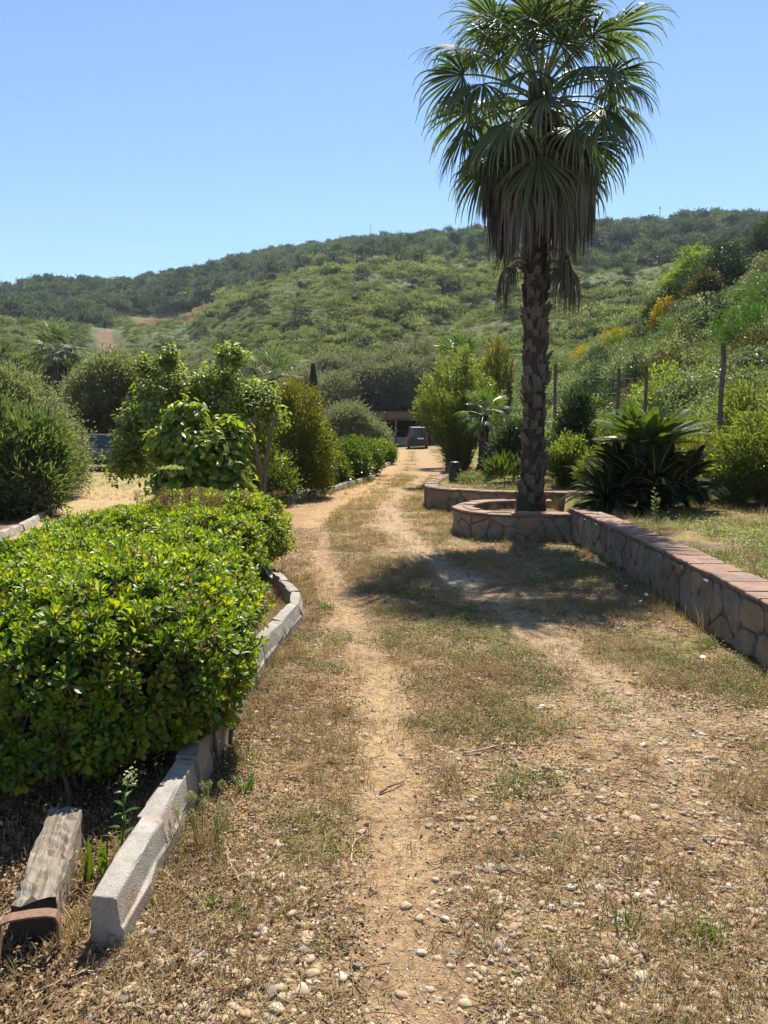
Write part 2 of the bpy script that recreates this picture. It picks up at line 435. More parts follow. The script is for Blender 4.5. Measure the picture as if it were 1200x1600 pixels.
def ground_colour(x, y):
    n1 = fbm(x * .9, y * .9, 4); n2 = fbm(x * 3.1 + 9, y * 3.1, 4); n3 = fbm(x * .35 + 40, y * .35 + 7, 3); n4 = fbm(x * 7 + 3, y * 7 + 5, 3)
    col = np.zeros(x.shape + (3,))
    def put(w, c):
        nonlocal col
        w = np.clip(w, 0, 1)[..., None]; col = col * (1 - w) + np.array(c) * w
    put(np.ones_like(x), (.335, .222, .118))                                    # tan dirt
    put(sstep(.45, .62, n1) * .7, (.25, .165, .095))                            # browner litter
    put(sstep(.5, .66, n2) * .55, (.40, .285, .15))
    near = 1 - sstep(9, 14, y)
    mid = sstep(.20, .5, np.abs(x - .75)) * 0 + np.exp(-((x - .75) / .55) ** 2) * sstep(3, 5, y)
    put(sstep(.42, .6, n3 * .5 + n1 * .5) * .5 * mid, (.25, .21, .075))         # thin grass between the wheel tracks
    put(sstep(.5, .62, n1) * near * sstep(1.6, 2.2, x) * .75, (.20, .22, .06))  # greener verge by the wall
    dl = poly_dist(x, y, TRACK_L); dr = poly_dist(x, y, TRACK_R)
    far = sstep(9, 20, y)
    put((np.exp(-(dl / (.15 + .22 * far)) ** 2)) * (.35 + .7 * n2), (.42, .29, .165))
    put(np.exp(-(dr / (.24 + .24 * far)) ** 2) * sstep(2.2, 3.6, y) * (.55 + .5 * n2), (.43, .315, .195))
    put(far * np.exp(-((dl + dr) / 2.6) ** 2) * .8, (.40, .25, .13))            # orange earth up the drive
    put(far * np.exp(-(dl / .3) ** 2) * .6, (.48, .30, .15))
    put(far * sstep(.47, .6, n1) * np.exp(-((dl - dr) / 1.2) ** 2) * .55, (.40, .31, .13))
    put(sstep(13, 17, y) * sstep(.9, 1.6, dl) * (x < 0) * .75, (.34, .30, .10))
    g = in_poly(x, y, GARDEN)
    put(g * 1.0, (.20, .145, .085)); put(g * sstep(.40, .56, n1), (.22, .22, .065)); put(g * sstep(.5, .6, n2) * .6, (.33, .27, .10))
    put(in_poly(x, y, PLANTER) * 1.0, (.17, .115, .07))
    put(np.exp(-(((x - .95) / .26) ** 2 + ((y - 7.95) / .30) ** 2)) * (.4 + .9 * n2), (.56, .52, .46))           # spilt pale sand
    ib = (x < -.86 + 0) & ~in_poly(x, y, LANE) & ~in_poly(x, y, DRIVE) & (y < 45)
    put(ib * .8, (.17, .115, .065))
    ln = in_poly(x, y, LANE)
    put(ln * .9, (.46, .33, .18)); put(ln * sstep(.42, .56, n1) * .7, (.42, .33, .15))
    put(ln * sstep(19, 22, y) * .8, (.33, .30, .11))
    return np.clip(col * (.86 + .28 * n4[..., None]), 0, 1)
def hill_colour(x, y):
    n1 = fbm(x * .03, y * .03, 5); n2 = fbm(x * .11 + 5, y * .11, 4); n3 = fbm(x * .4, y * .4, 3); u = x / np.maximum(y, 1)
    col = np.zeros(x.shape + (3,))
    def put(w, c):
        nonlocal col
        w = np.clip(w, 0, 1)[..., None]; col = col * (1 - w) + np.array(c) * w
    put(np.ones_like(x), (.10, .125, .044))
    put(sstep(.46, .6, n2) * .5, (.10, .11, .042))                              # dry grass
    put(sstep(.52, .62, n1) * .6, (.065, .085, .034))
    put(sstep(.58, .68, n2) * .4, (.13, .10, .055))
    w = sstep(-.335, -.315, u) * (1 - sstep(-.232, -.216, u)) * sstep(243, 250, y) * (1 - sstep(296, 306, y))
    put(w * (.75 + .3 * n3), (.23, .115, .06))
    # the earth road that climbs to the benches
    rd = poly_dist(x, y, [(-56, 150), (-66, 180), (-78, 210), (-86, 235), (-84, 252), (-74, 268)])
    put(1 - sstep(1.3, 2.4, rd), (.19, .13, .08))
    return np.clip(col * (.8 + .4 * n3[..., None]), 0, 1)

def earth_mat(name, near=True):
    m, nt, b = new_mat(name)
    at = nd(nt, "ShaderNodeAttribute", attribute_name="Col")
    b.inputs["Roughness"].default_value = .95; b.inputs["Specular IOR Level"].default_value = .15
    if near:
        f1 = noise(nt, 26, 8, .68); f2 = noise(nt, 120, 5, .7); f3 = noise(nt, 5, 5, .6)
        v = nd(nt, "ShaderNodeTexVoronoi", i_Scale=70.0); tc = nt.nodes.new("ShaderNodeTexCoord"); nt.links.new(tc.outputs["Object"], v.inputs[0])
        c = mixc(nt, .85, at.outputs[0], ramp(nt, f1, [(.36, (.5, .46, .42)), (.5, (1, 1, 1)), (.66, (1.28, 1.25, 1.18))]), 'MULTIPLY')
        c = mixc(nt, .6, c, ramp(nt, f2, [(.36, (.35, .33, .30)), (.5, (.95, .93, .9)), (.62, (1.3, 1.27, 1.2))]), 'MULTIPLY')
        c = mixc(nt, .5, c, ramp(nt, f3, [(.35, (.75, .7, .62)), (.65, (1.15, 1.12, 1.08))]), 'MULTIPLY')
        gr = ramp(nt, v.outputs["Distance"], [(.0, (1, 1, 1)), (.30, (1, 1, 1)), (.45, (0, 0, 0))])
        cc = nd(nt, "ShaderNodeSeparateColor"); nt.links.new(v.outputs["Color"], cc.inputs[0])
        pick = nd(nt, "ShaderNodeMath", operation='GREATER_THAN', i_1=.72); nt.links.new(cc.outputs[0], pick.inputs[0])
        pk = nd(nt, "ShaderNodeMath", operation='MULTIPLY'); nt.links.new(gr, pk.inputs[0]); nt.links.new(pick.outputs[0], pk.inputs[1])
        gc = ramp(nt, cc.outputs[1], [(0, (.16, .15, .14)), (.4, (.42, .36, .27)), (.75, (.52, .41, .27)), (1, (.60, .54, .44))])
        pk2 = nd(nt, "ShaderNodeMath", operation='MULTIPLY', i_1=.75); nt.links.new(pk.outputs[0], pk2.inputs[0])
        c = mixc(nt, pk2.outputs[0], c, gc)
        nt.links.new(c, b.inputs["Base Color"])
        h = nd(nt, "ShaderNodeMath", operation='ADD'); nt.links.new(f1, h.inputs[0])
        h2 = nd(nt, "ShaderNodeMath", operation='MULTIPLY', i_1=.5); nt.links.new(pk.outputs[0], h2.inputs[0]); nt.links.new(h2.outputs[0], h.inputs[1])
        bump(nt, b, h.outputs[0], 1.0, .03)
    else:
        f1 = noise(nt, .6, 8, .7); f2 = noise(nt, .08, 6, .65)
        c = mixc(nt, .8, at.outputs[0], ramp(nt, f1, [(.3, (.5, .52, .5)), (.7, (1.3, 1.28, 1.2))]), 'MULTIPLY')
        c = mixc(nt, .6, c, ramp(nt, f2, [(.35, (.7, .75, .75)), (.65, (1.2, 1.15, 1.05))]), 'MULTIPLY')
        nt.links.new(c, b.inputs["Base Color"])
        bump(nt, b, f1, .7, .8)
    return m
M_earth = earth_mat("earth"); M_hill = earth_mat("hillside", False)

def axis(segs):
    out = []
    for a, b, d in segs: out.append(np.arange(a, b, d))
    out.append([segs[-1][1]]); return np.concatenate(out)
gx = axis([(-60, -20, 2.), (-20, -8, .6), (-8, -4, .2), (-4, 5, .075), (5, 9, .2), (9, 24, .5), (24, 60, 2.)])
gy = axis([(-14, 0, 1.), (0, 1.2, .2), (1.2, 10, .075), (10, 21, .12), (21, 30.4, .25)])
X, Y = np.meshgrid(gx, gy); x = X.ravel(); y = Y.ravel()
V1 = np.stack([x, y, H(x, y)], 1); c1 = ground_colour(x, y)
nx = len(gx); i, j = np.meshgrid(np.arange(nx - 1), np.arange(len(gy) - 1)); a = (j * nx + i).ravel()
F1 = np.stack([a, a + 1, a + nx + 1, a + nx], 1)
hu = np.linspace(-1.25, 1.25, 620); hy = 30.0 * (720 / 30.0) ** np.linspace(0, 1, 330)
U, Y2 = np.meshgrid(hu, hy); x2 = (U * Y2).ravel(); y2 = Y2.ravel()
z2 = H(x2, y2); z2 -= .02 * (y2 < 30.5)
V2 = np.stack([x2, y2, z2], 1); ch = hill_colour(x2, y2); cg = ground_colour(x2, y2); s = sstep(58, 85, y2)[:, None]
slope_r = sstep(6, 9, x2 - .02 * y2)[:, None]; s = np.maximum(s, slope_r * .9)
c2 = cg * (1 - s) + ch * s
nx2 = len(hu); i, j = np.meshgrid(np.arange(nx2 - 1), np.arange(len(hy) - 1)); a = (j * nx2 + i).ravel()
F2 = np.stack([a, a + 1, a + nx2 + 1, a + nx2], 1)
def sheet(name, parts, mat):
    mb = MB(); cols = []
    for V, F, c in parts:
        if not len(F): continue
        u, inv = np.unique(F, return_inverse=True)
        mb.add(V[u], inv.reshape(F.shape)); cols.append(c[u])
    o = ob(name, mb.mesh(name, mat, True, np.concatenate(cols)))
    return tag(o, kind="structure")
m1 = V1[F1].mean(1); m2 = V2[F2].mean(1)
d1 = in_poly(m1[:, 0], m1[:, 1], DRIVE); d2 = in_poly(m2[:, 0], m2[:, 1], DRIVE)
l1 = in_poly(m1[:, 0], m1[:, 1], LANE) & ~d1; l2 = in_poly(m2[:, 0], m2[:, 1], LANE) & ~d2
hl = (m2[:, 1] > 75) & ~d2
sheet("driveway", [(V1, F1[d1], c1), (V2, F2[d2], c2)], M_earth)
sheet("dirt_lane", [(V1, F1[l1], c1), (V2, F2[l2], c2)], M_earth)
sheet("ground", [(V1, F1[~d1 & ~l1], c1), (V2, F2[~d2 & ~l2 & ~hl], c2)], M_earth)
sheet("hills", [(V2, F2[hl], c2)], M_hill)
# ------------------------------------------------------------------ stone walls
def stone_mat(name, stops, bs=.6):
    m, nt, b = new_mat(name)
    oi = nt.nodes.new("ShaderNodeObjectInfo")
    c = ramp(nt, oi.outputs["Random"], stops, 'LINEAR')
    tc = nt.nodes.new("ShaderNodeTexCoord"); ad = nd(nt, "ShaderNodeVectorMath", operation='ADD')
    sc = nd(nt, "ShaderNodeVectorMath", operation='SCALE'); cmb = nt.nodes.new("ShaderNodeCombineXYZ")
    for k in range(3): nt.links.new(oi.outputs["Random"], cmb.inputs[k])
    nt.links.new(cmb.outputs[0], sc.inputs[0]); sc.inputs["Scale"].default_value = 37.0
    nt.links.new(tc.outputs["Object"], ad.inputs[0]); nt.links.new(sc.outputs[0], ad.inputs[1])
    f = noise(nt, 7, 7, .65, vec=ad.outputs[0]); f2 = noise(nt, 45, 5, .65, vec=ad.outputs[0])
    c = mixc(nt, .8, c, ramp(nt, f, [(.3, (.5, .47, .45)), (.5, (1, 1, 1)), (.72, (1.45, 1.25, 1.0))]), 'MULTIPLY')
    c = mixc(nt, .5, c, ramp(nt, f2, [(.3, (.6, .6, .6)), (.7, (1.25, 1.25, 1.25))]), 'MULTIPLY')
    nt.links.new(c, b.inputs["Base Color"]); b.inputs["Roughness"].default_value = .8; b.inputs["Specular IOR Level"].default_value = .35
    ad2 = nd(nt, "ShaderNodeMath", operation='ADD'); nt.links.new(f, ad2.inputs[0]); nt.links.new(f2, ad2.inputs[1])
    bump(nt, b, ad2.outputs[0], bs, .02)
    return m
M_stone = stone_mat("flagstone", [(0, (.19, .125, .085)), (.2, (.26, .18, .115)), (.4, (.20, .165, .125)), (.6, (.27, .205, .135)), (.8, (.18, .15, .115)), (1, (.25, .215, .165))])
M_cope = stone_mat("coping_tile", [(0, (.22, .12, .078)), (.35, (.27, .155, .10)), (.7, (.18, .11, .078)), (1, (.30, .205, .145))], .4)
M_mortar = plain("mortar", (.155, .125, .095), .95, nscale=20, nvar=.35, bstr=.6, bscale=90)

def resample(pts, step, n=10):
    p = smooth_line(pts, n); s = np.concatenate([[0], np.cumsum(np.linalg.norm(np.diff(p, axis=0), axis=1))])
    k = max(2, int(round(s[-1] / step)) + 1); q = np.linspace(0, s[-1], k)
    return np.stack([np.interp(q, s, p[:, 0]), np.interp(q, s, p[:, 1])], 1), q
def voronoi(W_, H_, cw, ch, seed):
    g = rng_(seed); pts = []
    nc = max(1, int(W_ / cw)); nr = max(1, int(round(H_ / ch)))
    for i_ in range(nc):
        for j_ in range(nr if g.random() > .25 else max(1, nr - 1)):
            pts.append(((i_ + .5 + g.uniform(-.75, .75)) * W_ / nc, (j_ + .5 + g.uniform(-.48, .48)) * H_ / nr))
    pts = np.array(pts); cells = []
    for a_, p in enumerate(pts):
        poly = [np.array(q) for q in ((max(0, p[0] - 2 * cw), 0), (min(W_, p[0] + 2 * cw), 0), (min(W_, p[0] + 2 * cw), H_), (max(0, p[0] - 2 * cw), H_))]
        for b_, q in enumerate(pts):
            if a_ == b_ or abs(q[0] - p[0]) > 4 * cw: continue
            mid = (p + q) / 2; dv = q - p; out = []
            for k in range(len(poly)):
                A = poly[k]; B = poly[(k + 1) % len(poly)]; da = (A - mid) @ dv; db = (B - mid) @ dv
                if da <= 0: out.append(A)
                if da * db < 0: out.append(A + (B - A) * da / (da - db))
            poly = out
            if len(poly) < 3: break
        if len(poly) >= 3: cells.append(np.array(poly))
    return cells
def stone_wall(name, label, pts, h, thick, side, seed, z0=0., cell=(.21, .26), stones=True, ends=(False, False)):
    """wall along pts; side +1 puts the stone facing on the side left of travel, -1 right"""
    root = thing(name, label, "wall", (pts[0][0], pts[0][1], z0)); off = np.array([pts[0][0], pts[0][1], z0])
    p, s = resample(pts, .12); tn = nrm(np.gradient(p, axis=0)); n = np.stack([-tn[:, 1], tn[:, 0]], 1)
    k = len(p); t2 = thick / 2; hc = h - .034
    def ring(o_, z): return np.concatenate([p + n * o_, np.full((k, 1), z)], 1)
    V = np.concatenate([ring(t2, -.25), ring(t2, hc), ring(-t2, hc), ring(-t2, -.25)]); i_ = np.arange(k - 1)
    Fq = [np.stack([i_ + a_ * k, i_ + 1 + a_ * k, i_ + 1 + b_ * k, i_ + b_ * k], 1) for a_, b_ in ((0, 1), (1, 2), (2, 3))]
    Fq = np.concatenate(Fq)[:, ::-1]
    capF = np.array([[0, k, 2 * k, 3 * k], [k - 1, 4 * k - 1, 3 * k - 1, 2 * k - 1]])
    mb = MB(); mb.add(V - np.array([off[0], off[1], 0]), [Fq, capF]); ob("core", mb.mesh("core", M_mortar), root)
    L = s[-1]; g = rng_(seed)
    def mp(ss, zz, d):
        px = np.interp(ss, s, p[:, 0]); py = np.interp(ss, s, p[:, 1]); ax = np.interp(ss, s, n[:, 0]); ay = np.interp(ss, s, n[:, 1])
        return np.stack([px + side * ax * (t2 + d) - off[0], py + side * ay * (t2 + d) - off[1], zz], -1)
    if stones:
        for cpoly in voronoi(L, hc - .015, cell[0], cell[1], seed):
            c = cpoly.mean(0)
            q = []
            for a_ in range(len(cpoly)):                       # round the corners
                A, B = cpoly[a_], cpoly[(a_ + 1) % len(cpoly)]; q += [A + (B - A) * .22, A + (B - A) * .78]
            q = np.array(q); dd = q - c; ln = np.linalg.norm(dd, axis=1, keepdims=True)
            gap = g.uniform(.005, .010); q = c + dd * np.maximum(.3, (ln - gap) / np.maximum(ln, 1e-6)) + g.normal(size=q.shape) * .002
            q[:, 1] = np.clip(q[:, 1], .004, hc - .012)
            if len(q) < 3: continue
            m_ = len(q); dep = g.uniform(.010, .030); q2 = c + (q - c) * .91
            Vs = np.concatenate([mp(q[:, 0], q[:, 1] - .0, -.01), mp(q[:, 0], q[:, 1], dep * .6), mp(q2[:, 0], q2[:, 1], dep + g.normal(size=m_) * .005), mp(c[:1], c[1:], dep * 1.05)])
            a_ = np.arange(m_); b_ = (a_ + 1) % m_
            Fs = np.concatenate([np.stack([a_, b_, b_ + m_, a_ + m_], 1), np.stack([a_ + m_, b_ + m_, b_ + 2 * m_, a_ + 2 * m_], 1)])
            Ft = np.stack([a_ + 2 * m_, b_ + 2 * m_, np.full(m_, 3 * m_)], 1)
            if side < 0: Fs = Fs[:, ::-1]; Ft = Ft[:, ::-1]
            ctr = Vs[-1].copy(); mb = MB(); mb.add(Vs - ctr, [Fs, Ft]); ob("stone", mb.mesh("stone", M_stone), root, ctr)
    # coping tiles
    q = 0.
    while q < L - .05:
        w = min(g.uniform(.2, .42), L - q)
        if L - q - w < .12: w = L - q
        cuts = [(-t2 - .025, t2 + .025)] if g.random() < .55 else [(-t2 - .025, g.uniform(-.06, .06)), (0, t2 + .025)]
        if len(cuts) == 2: cuts[1] = (cuts[0][1] + .006, cuts[1][1])
        for lo, hi in cuts:
            ss = np.linspace(q + .003, q + w - .003, 4)
            px = np.interp(ss, s, p[:, 0]); py = np.interp(ss, s, p[:, 1]); ax = np.interp(ss, s, n[:, 0]); ay = np.interp(ss, s, n[:, 1])
            zt = h + g.normal() * .005; e = g.normal(size=(2, 4)) * .008
            def r2(o_, z): return np.stack([px + ax * o_ - off[0], py + ay * o_ - off[1], np.full(4, z)], 1)
            Vs = np.concatenate([r2(lo + e[0], hc + .002), r2(lo + e[0], zt - .008), r2(lo + e[0] + .01, zt), r2(hi + e[1] - .01, zt), r2(hi + e[1], zt - .008), r2(hi + e[1], hc + .002)])
            a_ = np.arange(3); Fs = np.concatenate([np.stack([a_ + 4 * r_, a_ + 1 + 4 * r_, a_ + 1 + 4 * ((r_ + 1) % 6), a_ + 4 * ((r_ + 1) % 6)], 1) for r_ in range(6)])
            Fc = np.array([[0, 4, 8, 12, 16, 20], [23, 19, 15, 11, 7, 3]])
            ctr = Vs.mean(0); mb = MB(); mb.add(Vs - ctr, [Fs, Fc]); ob("coping_tile", mb.mesh("coping_tile", M_cope), root, ctr)
        q += w
    return root
stone_wall("stone_wall", "long straight flagstone retaining wall with red coping, running past the cycad", WALL_A, .47, .27, 1, 11, cell=(.17, .30))
stone_wall("planter_wall", "low rounded flagstone planter wall curving round the tall palm's foot", WALL_P, .40, .26, 1, 12, cell=(.24, .2))
stone_wall("stone_wall", "angled flagstone wall with red coping behind the palm planter, below the black urn", WALL_B, .46, .24, 1, 13, cell=(.24, .22))
stone_wall("stone_wall", "short flagstone wall running back up the drive beside the black urn", WALL_C, .45, .22, 1, 14, cell=(.26, .22))

# ------------------------------------------------------------------ concrete kerb edging
def concrete_mat():
    m, nt, b = new_mat("kerb_concrete")
    f = noise(nt, 9, 7, .65); f2 = noise(nt, 160, 3, .6); f3 = noise(nt, 3.2, 4, .6)
    oi = nt.nodes.new("ShaderNodeObjectInfo")
    c = ramp(nt, f, [(.3, (.24, .215, .18)), (.55, (.34, .31, .265)), (.8, (.42, .385, .335))])
    c = mixc(nt, .5, c, ramp(nt, f2, [(.32, (.45, .45, .45)), (.5, (1, 1, 1)), (.7, (1.15, 1.15, 1.15))]), 'MULTIPLY')
    c = mixc(nt, ramp(nt, f3, [(.60, (0, 0, 0)), (.70, (.55, .55, .55))]), c, (.42, .21, .13))
    f4 = noise(nt, 22, 6, .7); c = mixc(nt, ramp(nt, f4, [(.56, (0, 0, 0)), (.72, (.6, .6, .6))]), c, (.13, .115, .09))
    c = mixc(nt, .35, c, ramp(nt, oi.outputs["Random"], [(0, (.75, .73, .7)), (1, (1.15, 1.13, 1.1))]), 'MULTIPLY')
    nt.links.new(c, b.inputs["Base Color"]); b.inputs["Roughness"].default_value = .92; b.inputs["Specular IOR Level"].default_value = .2
    ad = nd(nt, "ShaderNodeMath", operation='ADD'); nt.links.new(f, ad.inputs[0]); nt.links.new(f2, ad.inputs[1]); bump(nt, b, ad.outputs[0], .5, .012)
    return m
M_kerb = concrete_mat()
# cross-section seen from the near end: x across (outer side +), z up
KSEC = .92 * np.array([(-.056, -.12), (.060, -.12), (.060, .085), (.055, .094), (.034, .192), (.026, .202), (-.049, .202), (-.056, .194)])
def kerb_block(parent, a, b, off, seed, drop=0., g=None):
    a = np.array(a); b = np.array(b); t = nrm(b - a); n = np.array([t[1], -t[0]]); g = rng_(seed); m_ = len(KSEC); rings = []
    L = np.linalg.norm(b - a); ks = max(2, int(L / .12)); gap = .006
    for q in np.linspace(gap, L - gap, ks + 1):
        j = g.normal(size=(m_, 2)) * .0048; e = 1.0 if gap < q < L - gap - 1e-6 and q > gap + 1e-6 else .965
        sec = (KSEC - [0, .06]) * e + [0, .06] + j
        c = a + t * q
        rings.append(np.stack([c[0] + n[0] * sec[:, 0] - off[0], c[1] + n[1] * sec[:, 0] - off[1], sec[:, 1] - drop], 1))
    V = np.concatenate(rings); k = len(rings); i_ = np.arange(k - 1)[:, None] * m_; j_ = np.arange(m_)[None]; j2 = (j_ + 1) % m_
    F = np.stack([i_ + j_, i_ + m_ + j_, i_ + m_ + j2, i_ + j2], -1).reshape(-1, 4)
    ctr = V.mean(0); mb = MB(); mb.add(V - ctr, [F, np.arange(m_)[None], (np.arange(m_)[::-1] + (k - 1) * m_)[None]])
    o = ob("kerb_block", mb.mesh("kerb_block", M_kerb), parent, ctr, (g.normal() * .012, g.normal() * .014, 0)); bevel(o, .009, 3); return o
def kerb_line(label, pts, seed, blen=.75, drop=0., jit=.012):
    root = thing("kerb_edging", label, "kerb", (pts[0][0], pts[0][1], 0)); off = pts[0]; g = rng_(seed); cnt = 0
    for a, b in zip(pts[:-1], pts[1:]):
        a = np.array(a, float); b = np.array(b, float); L = np.linalg.norm(b - a); n_ = max(1, int(round(L / blen)))
        for k in range(n_):
            j = g.normal(size=2) * jit
            kerb_block(root, a + (b - a) * k / n_ + j, a + (b - a) * (k + 1) / n_ + j + g.normal(size=2) * jit * .5, off, seed * 100 + cnt, drop + abs(g.normal()) * .004); cnt += 1
    return root
kerb_line("chamfered grey concrete kerb edging along the foot of the big near shrub", KERB[:6], 3, .52, 0., .003)
kerb_line("concrete kerb blocks hidden mostly behind the bright near shrubs", KERB[5:], 4, .8, .06)
kerb_line("worn concrete kerb row edging the drive under the red-tipped bush", KERB_FAR, 5, .85, .05, .03)
kerb_line("small curved white kerb at the far end of the clipped bushes", KERB_END, 6, 1.0, .02, .02)
kerb_line("pale kerb blocks at the foot of the oleander beyond the lane", [(-5.4, 9.8), (-5.75, 11.6), (-6.15, 13.2), (-6.45, 14.6)], 7, .8, .06, .02)

# ------------------------------------------------------------------ old railway sleeper with iron strap
def wood_mat(name, c0, c1, c2, sc=(3, 60, 60)):
    m, nt, b = new_mat(name); tc = nt.nodes.new("ShaderNodeTexCoord"); mp = nd(nt, "ShaderNodeMapping"); mp.inputs["Scale"].default_value = sc
    nt.links.new(tc.outputs["Object"], mp.inputs[0])
    f = noise(nt, 1, 8, .7, vec=mp.outputs[0]); f2 = noise(nt, 6, 5, .6)
    c = ramp(nt, f, [(.28, c0), (.5, c1), (.74, c2)]); c = mixc(nt, .5, c, ramp(nt, f2, [(.3, (.5, .47, .42)), (.65, (1.2, 1.18, 1.12))]), 'MULTIPLY')
    nt.links.new(c, b.inputs["Base Color"]); b.inputs["Roughness"].default_value = .9; b.inputs["Specular IOR Level"].default_value = .15; bump(nt, b, f, .9, .02); return m
M_sleeper = wood_mat("weathered_oak", (.085, .068, .052), (.27, .225, .175), (.44, .385, .31), (90, 5, 60))
M_endgrain = plain("rotten_end_wood", (.055, .040, .030), .95, nscale=30, nvar=.5, bstr=1., bscale=60)
M_rust = plain("rusty_iron", (.20, .115, .075), .8, .3, nscale=40, nvar=.4, bstr=.4, bscale=120)
sl = thing("wooden_sleeper", "weathered grey wooden sleeper with a rusty iron strap round its end", "sleeper", (-1.085, 2.13, 0), R(14.0))
mb = MB(); g = rng_(55); w = .064; nY = 20; nS = 7
sec = np.array([(-1, -.06), (-1, .13), (-.93, .150), (-.6, .156), (-.2, .150), (.2, .156), (.6, .150), (.93, .146), (1, .125), (1, -.06)]); m_ = len(sec); rings = []
for q in np.linspace(0, .60, nY):
    e = g.normal(size=(m_, 2)) * .004; rings.append(np.stack([sec[:, 0] * w + e[:, 0], np.full(m_, q), sec[:, 1] + e[:, 1] - .01 * np.exp(-(q / .1) ** 2)], 1))
rings[0][:, 1] += np.where(sec[:, 1] > .1, g.uniform(.0, .06, m_), 0)
V = np.concatenate(rings); i_ = np.arange(nY - 1)[:, None] * m_; j_ = np.arange(m_)[None]; j2 = (j_ + 1) % m_
mb.add(V, np.stack([i_ + j_, i_ + j2, i_ + m_ + j2, i_ + m_ + j_], -1).reshape(-1, 4)[:, ::-1])
b0 = MB(); b0.V = mb.V; b0.F = mb.F; b0.A = mb.A; b0.M = mb.M; b0.n = mb.n
mb.F.append(np.arange(m_)[None]); mb.M.append(np.array([1]))
ob("beam", mb.mesh("beam", [M_sleeper, M_endgrain]), sl)
mb = MB()
a_ = np.linspace(0, 1, 5)
path = np.array([(-.080, -.05), (-.080, .115), (-.073, .132), (-.05, .138), (0, .140), (.05, .137), (.073, .130), (.080, .112), (.080, -.05)])
k = len(path)
for y0, y1 in ((-.06, -.02),):
    nn = nrm(np.stack([-np.gradient(path[:, 1]), np.gradient(path[:, 0])], 1)) * .006
    out_ = path + nn; V = np.concatenate([np.stack([q[:, 0], np.full(k, yy), q[:, 1]], 1) for q in (path, out_) for yy in (y0, y1)])
    i_ = np.arange(k - 1); Fq = np.concatenate([np.stack([i_ + a1 * k, i_ + 1 + a1 * k, i_ + 1 + b1 * k, i_ + b1 * k], 1) for a1, b1 in ((0, 1), (1, 3), (3, 2), (2, 0))]); mb.add(V, Fq)
ob("iron_strap", mb.mesh("iron_strap", M_rust, False), sl)

# ------------------------------------------------------------------ fence posts and wires on the slope side
M_post = wood_mat("grey_fence_post", (.07, .058, .048), (.16, .135, .11), (.24, .205, .17), (60, 60, 6))
M_wire = plain("fence_wire", (.22, .22, .22), .5, .8)
fence = thing("wire_fence", "post and wire fence standing in the scrub behind the cycad", "fence", (5.0, 11.5, .4))
FP = [(7.6, 9.0, .9, 2.6), (6.05, 13.4, .45, 2.65), (5.95, 16.9, .45, 2.55), (5.5, 17.6, .45, 2.6), (4.65, 20.2, .45, 2.9), (4.0, 24.0, .4, 3.0), (3.9, 30, .3, 2.6)]
tops = []
for k, (px, py, pz, ph) in enumerate(FP):
    mb = MB(); g = rng_(60 + k); q = np.linspace(-.3, ph, 9); lean = g.normal(size=2) * .03
    P = np.stack([px - 5 + lean[0] * q + g.normal(size=9) * .008, py - 11.5 + lean[1] * q, pz - .4 + q], 1)
    V, F = tube(P, .043 * (1.05 - .02 * q) * g.uniform(.85, 1.1), 8); mb.add(V, F); ob("post", mb.mesh("post", M_post, True), fence); tops.append(P)
for f in (.25, .55, .8, .93):
    for a, b in zip(tops[:-1], tops[1:]):
        A = a[0] + (a[-1] - a[0]) * f; B = b[0] + (b[-1] - b[0]) * f; t = np.linspace(0, 1, 8)[:, None]
        P = A + (B - A) * t; P[:, 2] -= .05 * np.sin(t[:, 0] * np.pi); mb = MB(); V, F = tube(P, .0017, 4, False); mb.add(V, F); ob("wire", mb.mesh("wire", M_wire, True), fence)

# ------------------------------------------------------------------ rail fence in the oleander
M_rail = wood_mat("dark_rail_wood", (.03, .025, .02), (.07, .055, .045), (.11, .09, .07), (40, 40, 40))
rf = thing("rail_fence", "dark wooden rail fence half swallowed by the oleander", "fence", (-6.4, 12.0, 0))
for k, (px, py) in enumerate([(-6.2, 10.2), (-6.8, 12.3), (-7.35, 14.3)]):
    mb = MB(); V, F = tube([(px + 6.4, py - 12, -.2), (px + 6.4, py - 12, .5), (px + 6.4, py - 12, .95)], .045, 8); mb.add(V, F); ob("post", mb.mesh("post", M_rail), rf)
for z in (.45, .88):
    mb = MB(); V, F = tube([(.25 + .06, -1.9, z), (-.4 + .06, .3, z + .01), (-.95 + .06, 2.35, z)], .035, 8); mb.add(V, F); ob("rail", mb.mesh("rail", M_rail), rf)

# ------------------------------------------------------------------ urn
M_urn = plain("black_glaze", (.022, .020, .019), .42, nscale=14, nvar=.4, bstr=.2, bscale=40)
urn = thing("urn", "black glazed clay urn standing on the corner of the stone bed", "urn", (1.62, 17.0, .40))
mb = MB(); V, F = lathe([(.001, 0), (.118, 0), (.124, .02), (.132, .12), (.136, .24), (.134, .33), (.122, .37), (.105, .385), (.001, .385)], 24); mb.add(V, F); ob("body", mb.mesh("body", M_urn, True), urn)
mb = MB(); V, F = lathe([(.104, .38), (.098, .41), (.112, .425), (.120, .44), (.120, .465), (.09, .48), (.001, .485)], 24); mb.add(V, F); ob("lid", mb.mesh("lid", M_urn, True), urn)
for sgn in (-1, 1):
    t = np.linspace(-1.3, 1.3, 9); mb = MB(); V, F = tube(np.stack([sgn * (.118 + .055 * np.cos(t)), np.zeros(9), .37 + .06 * np.sin(t)], 1), .014, 6); mb.add(V, F); ob("handle", mb.mesh("handle", M_urn, True), urn)

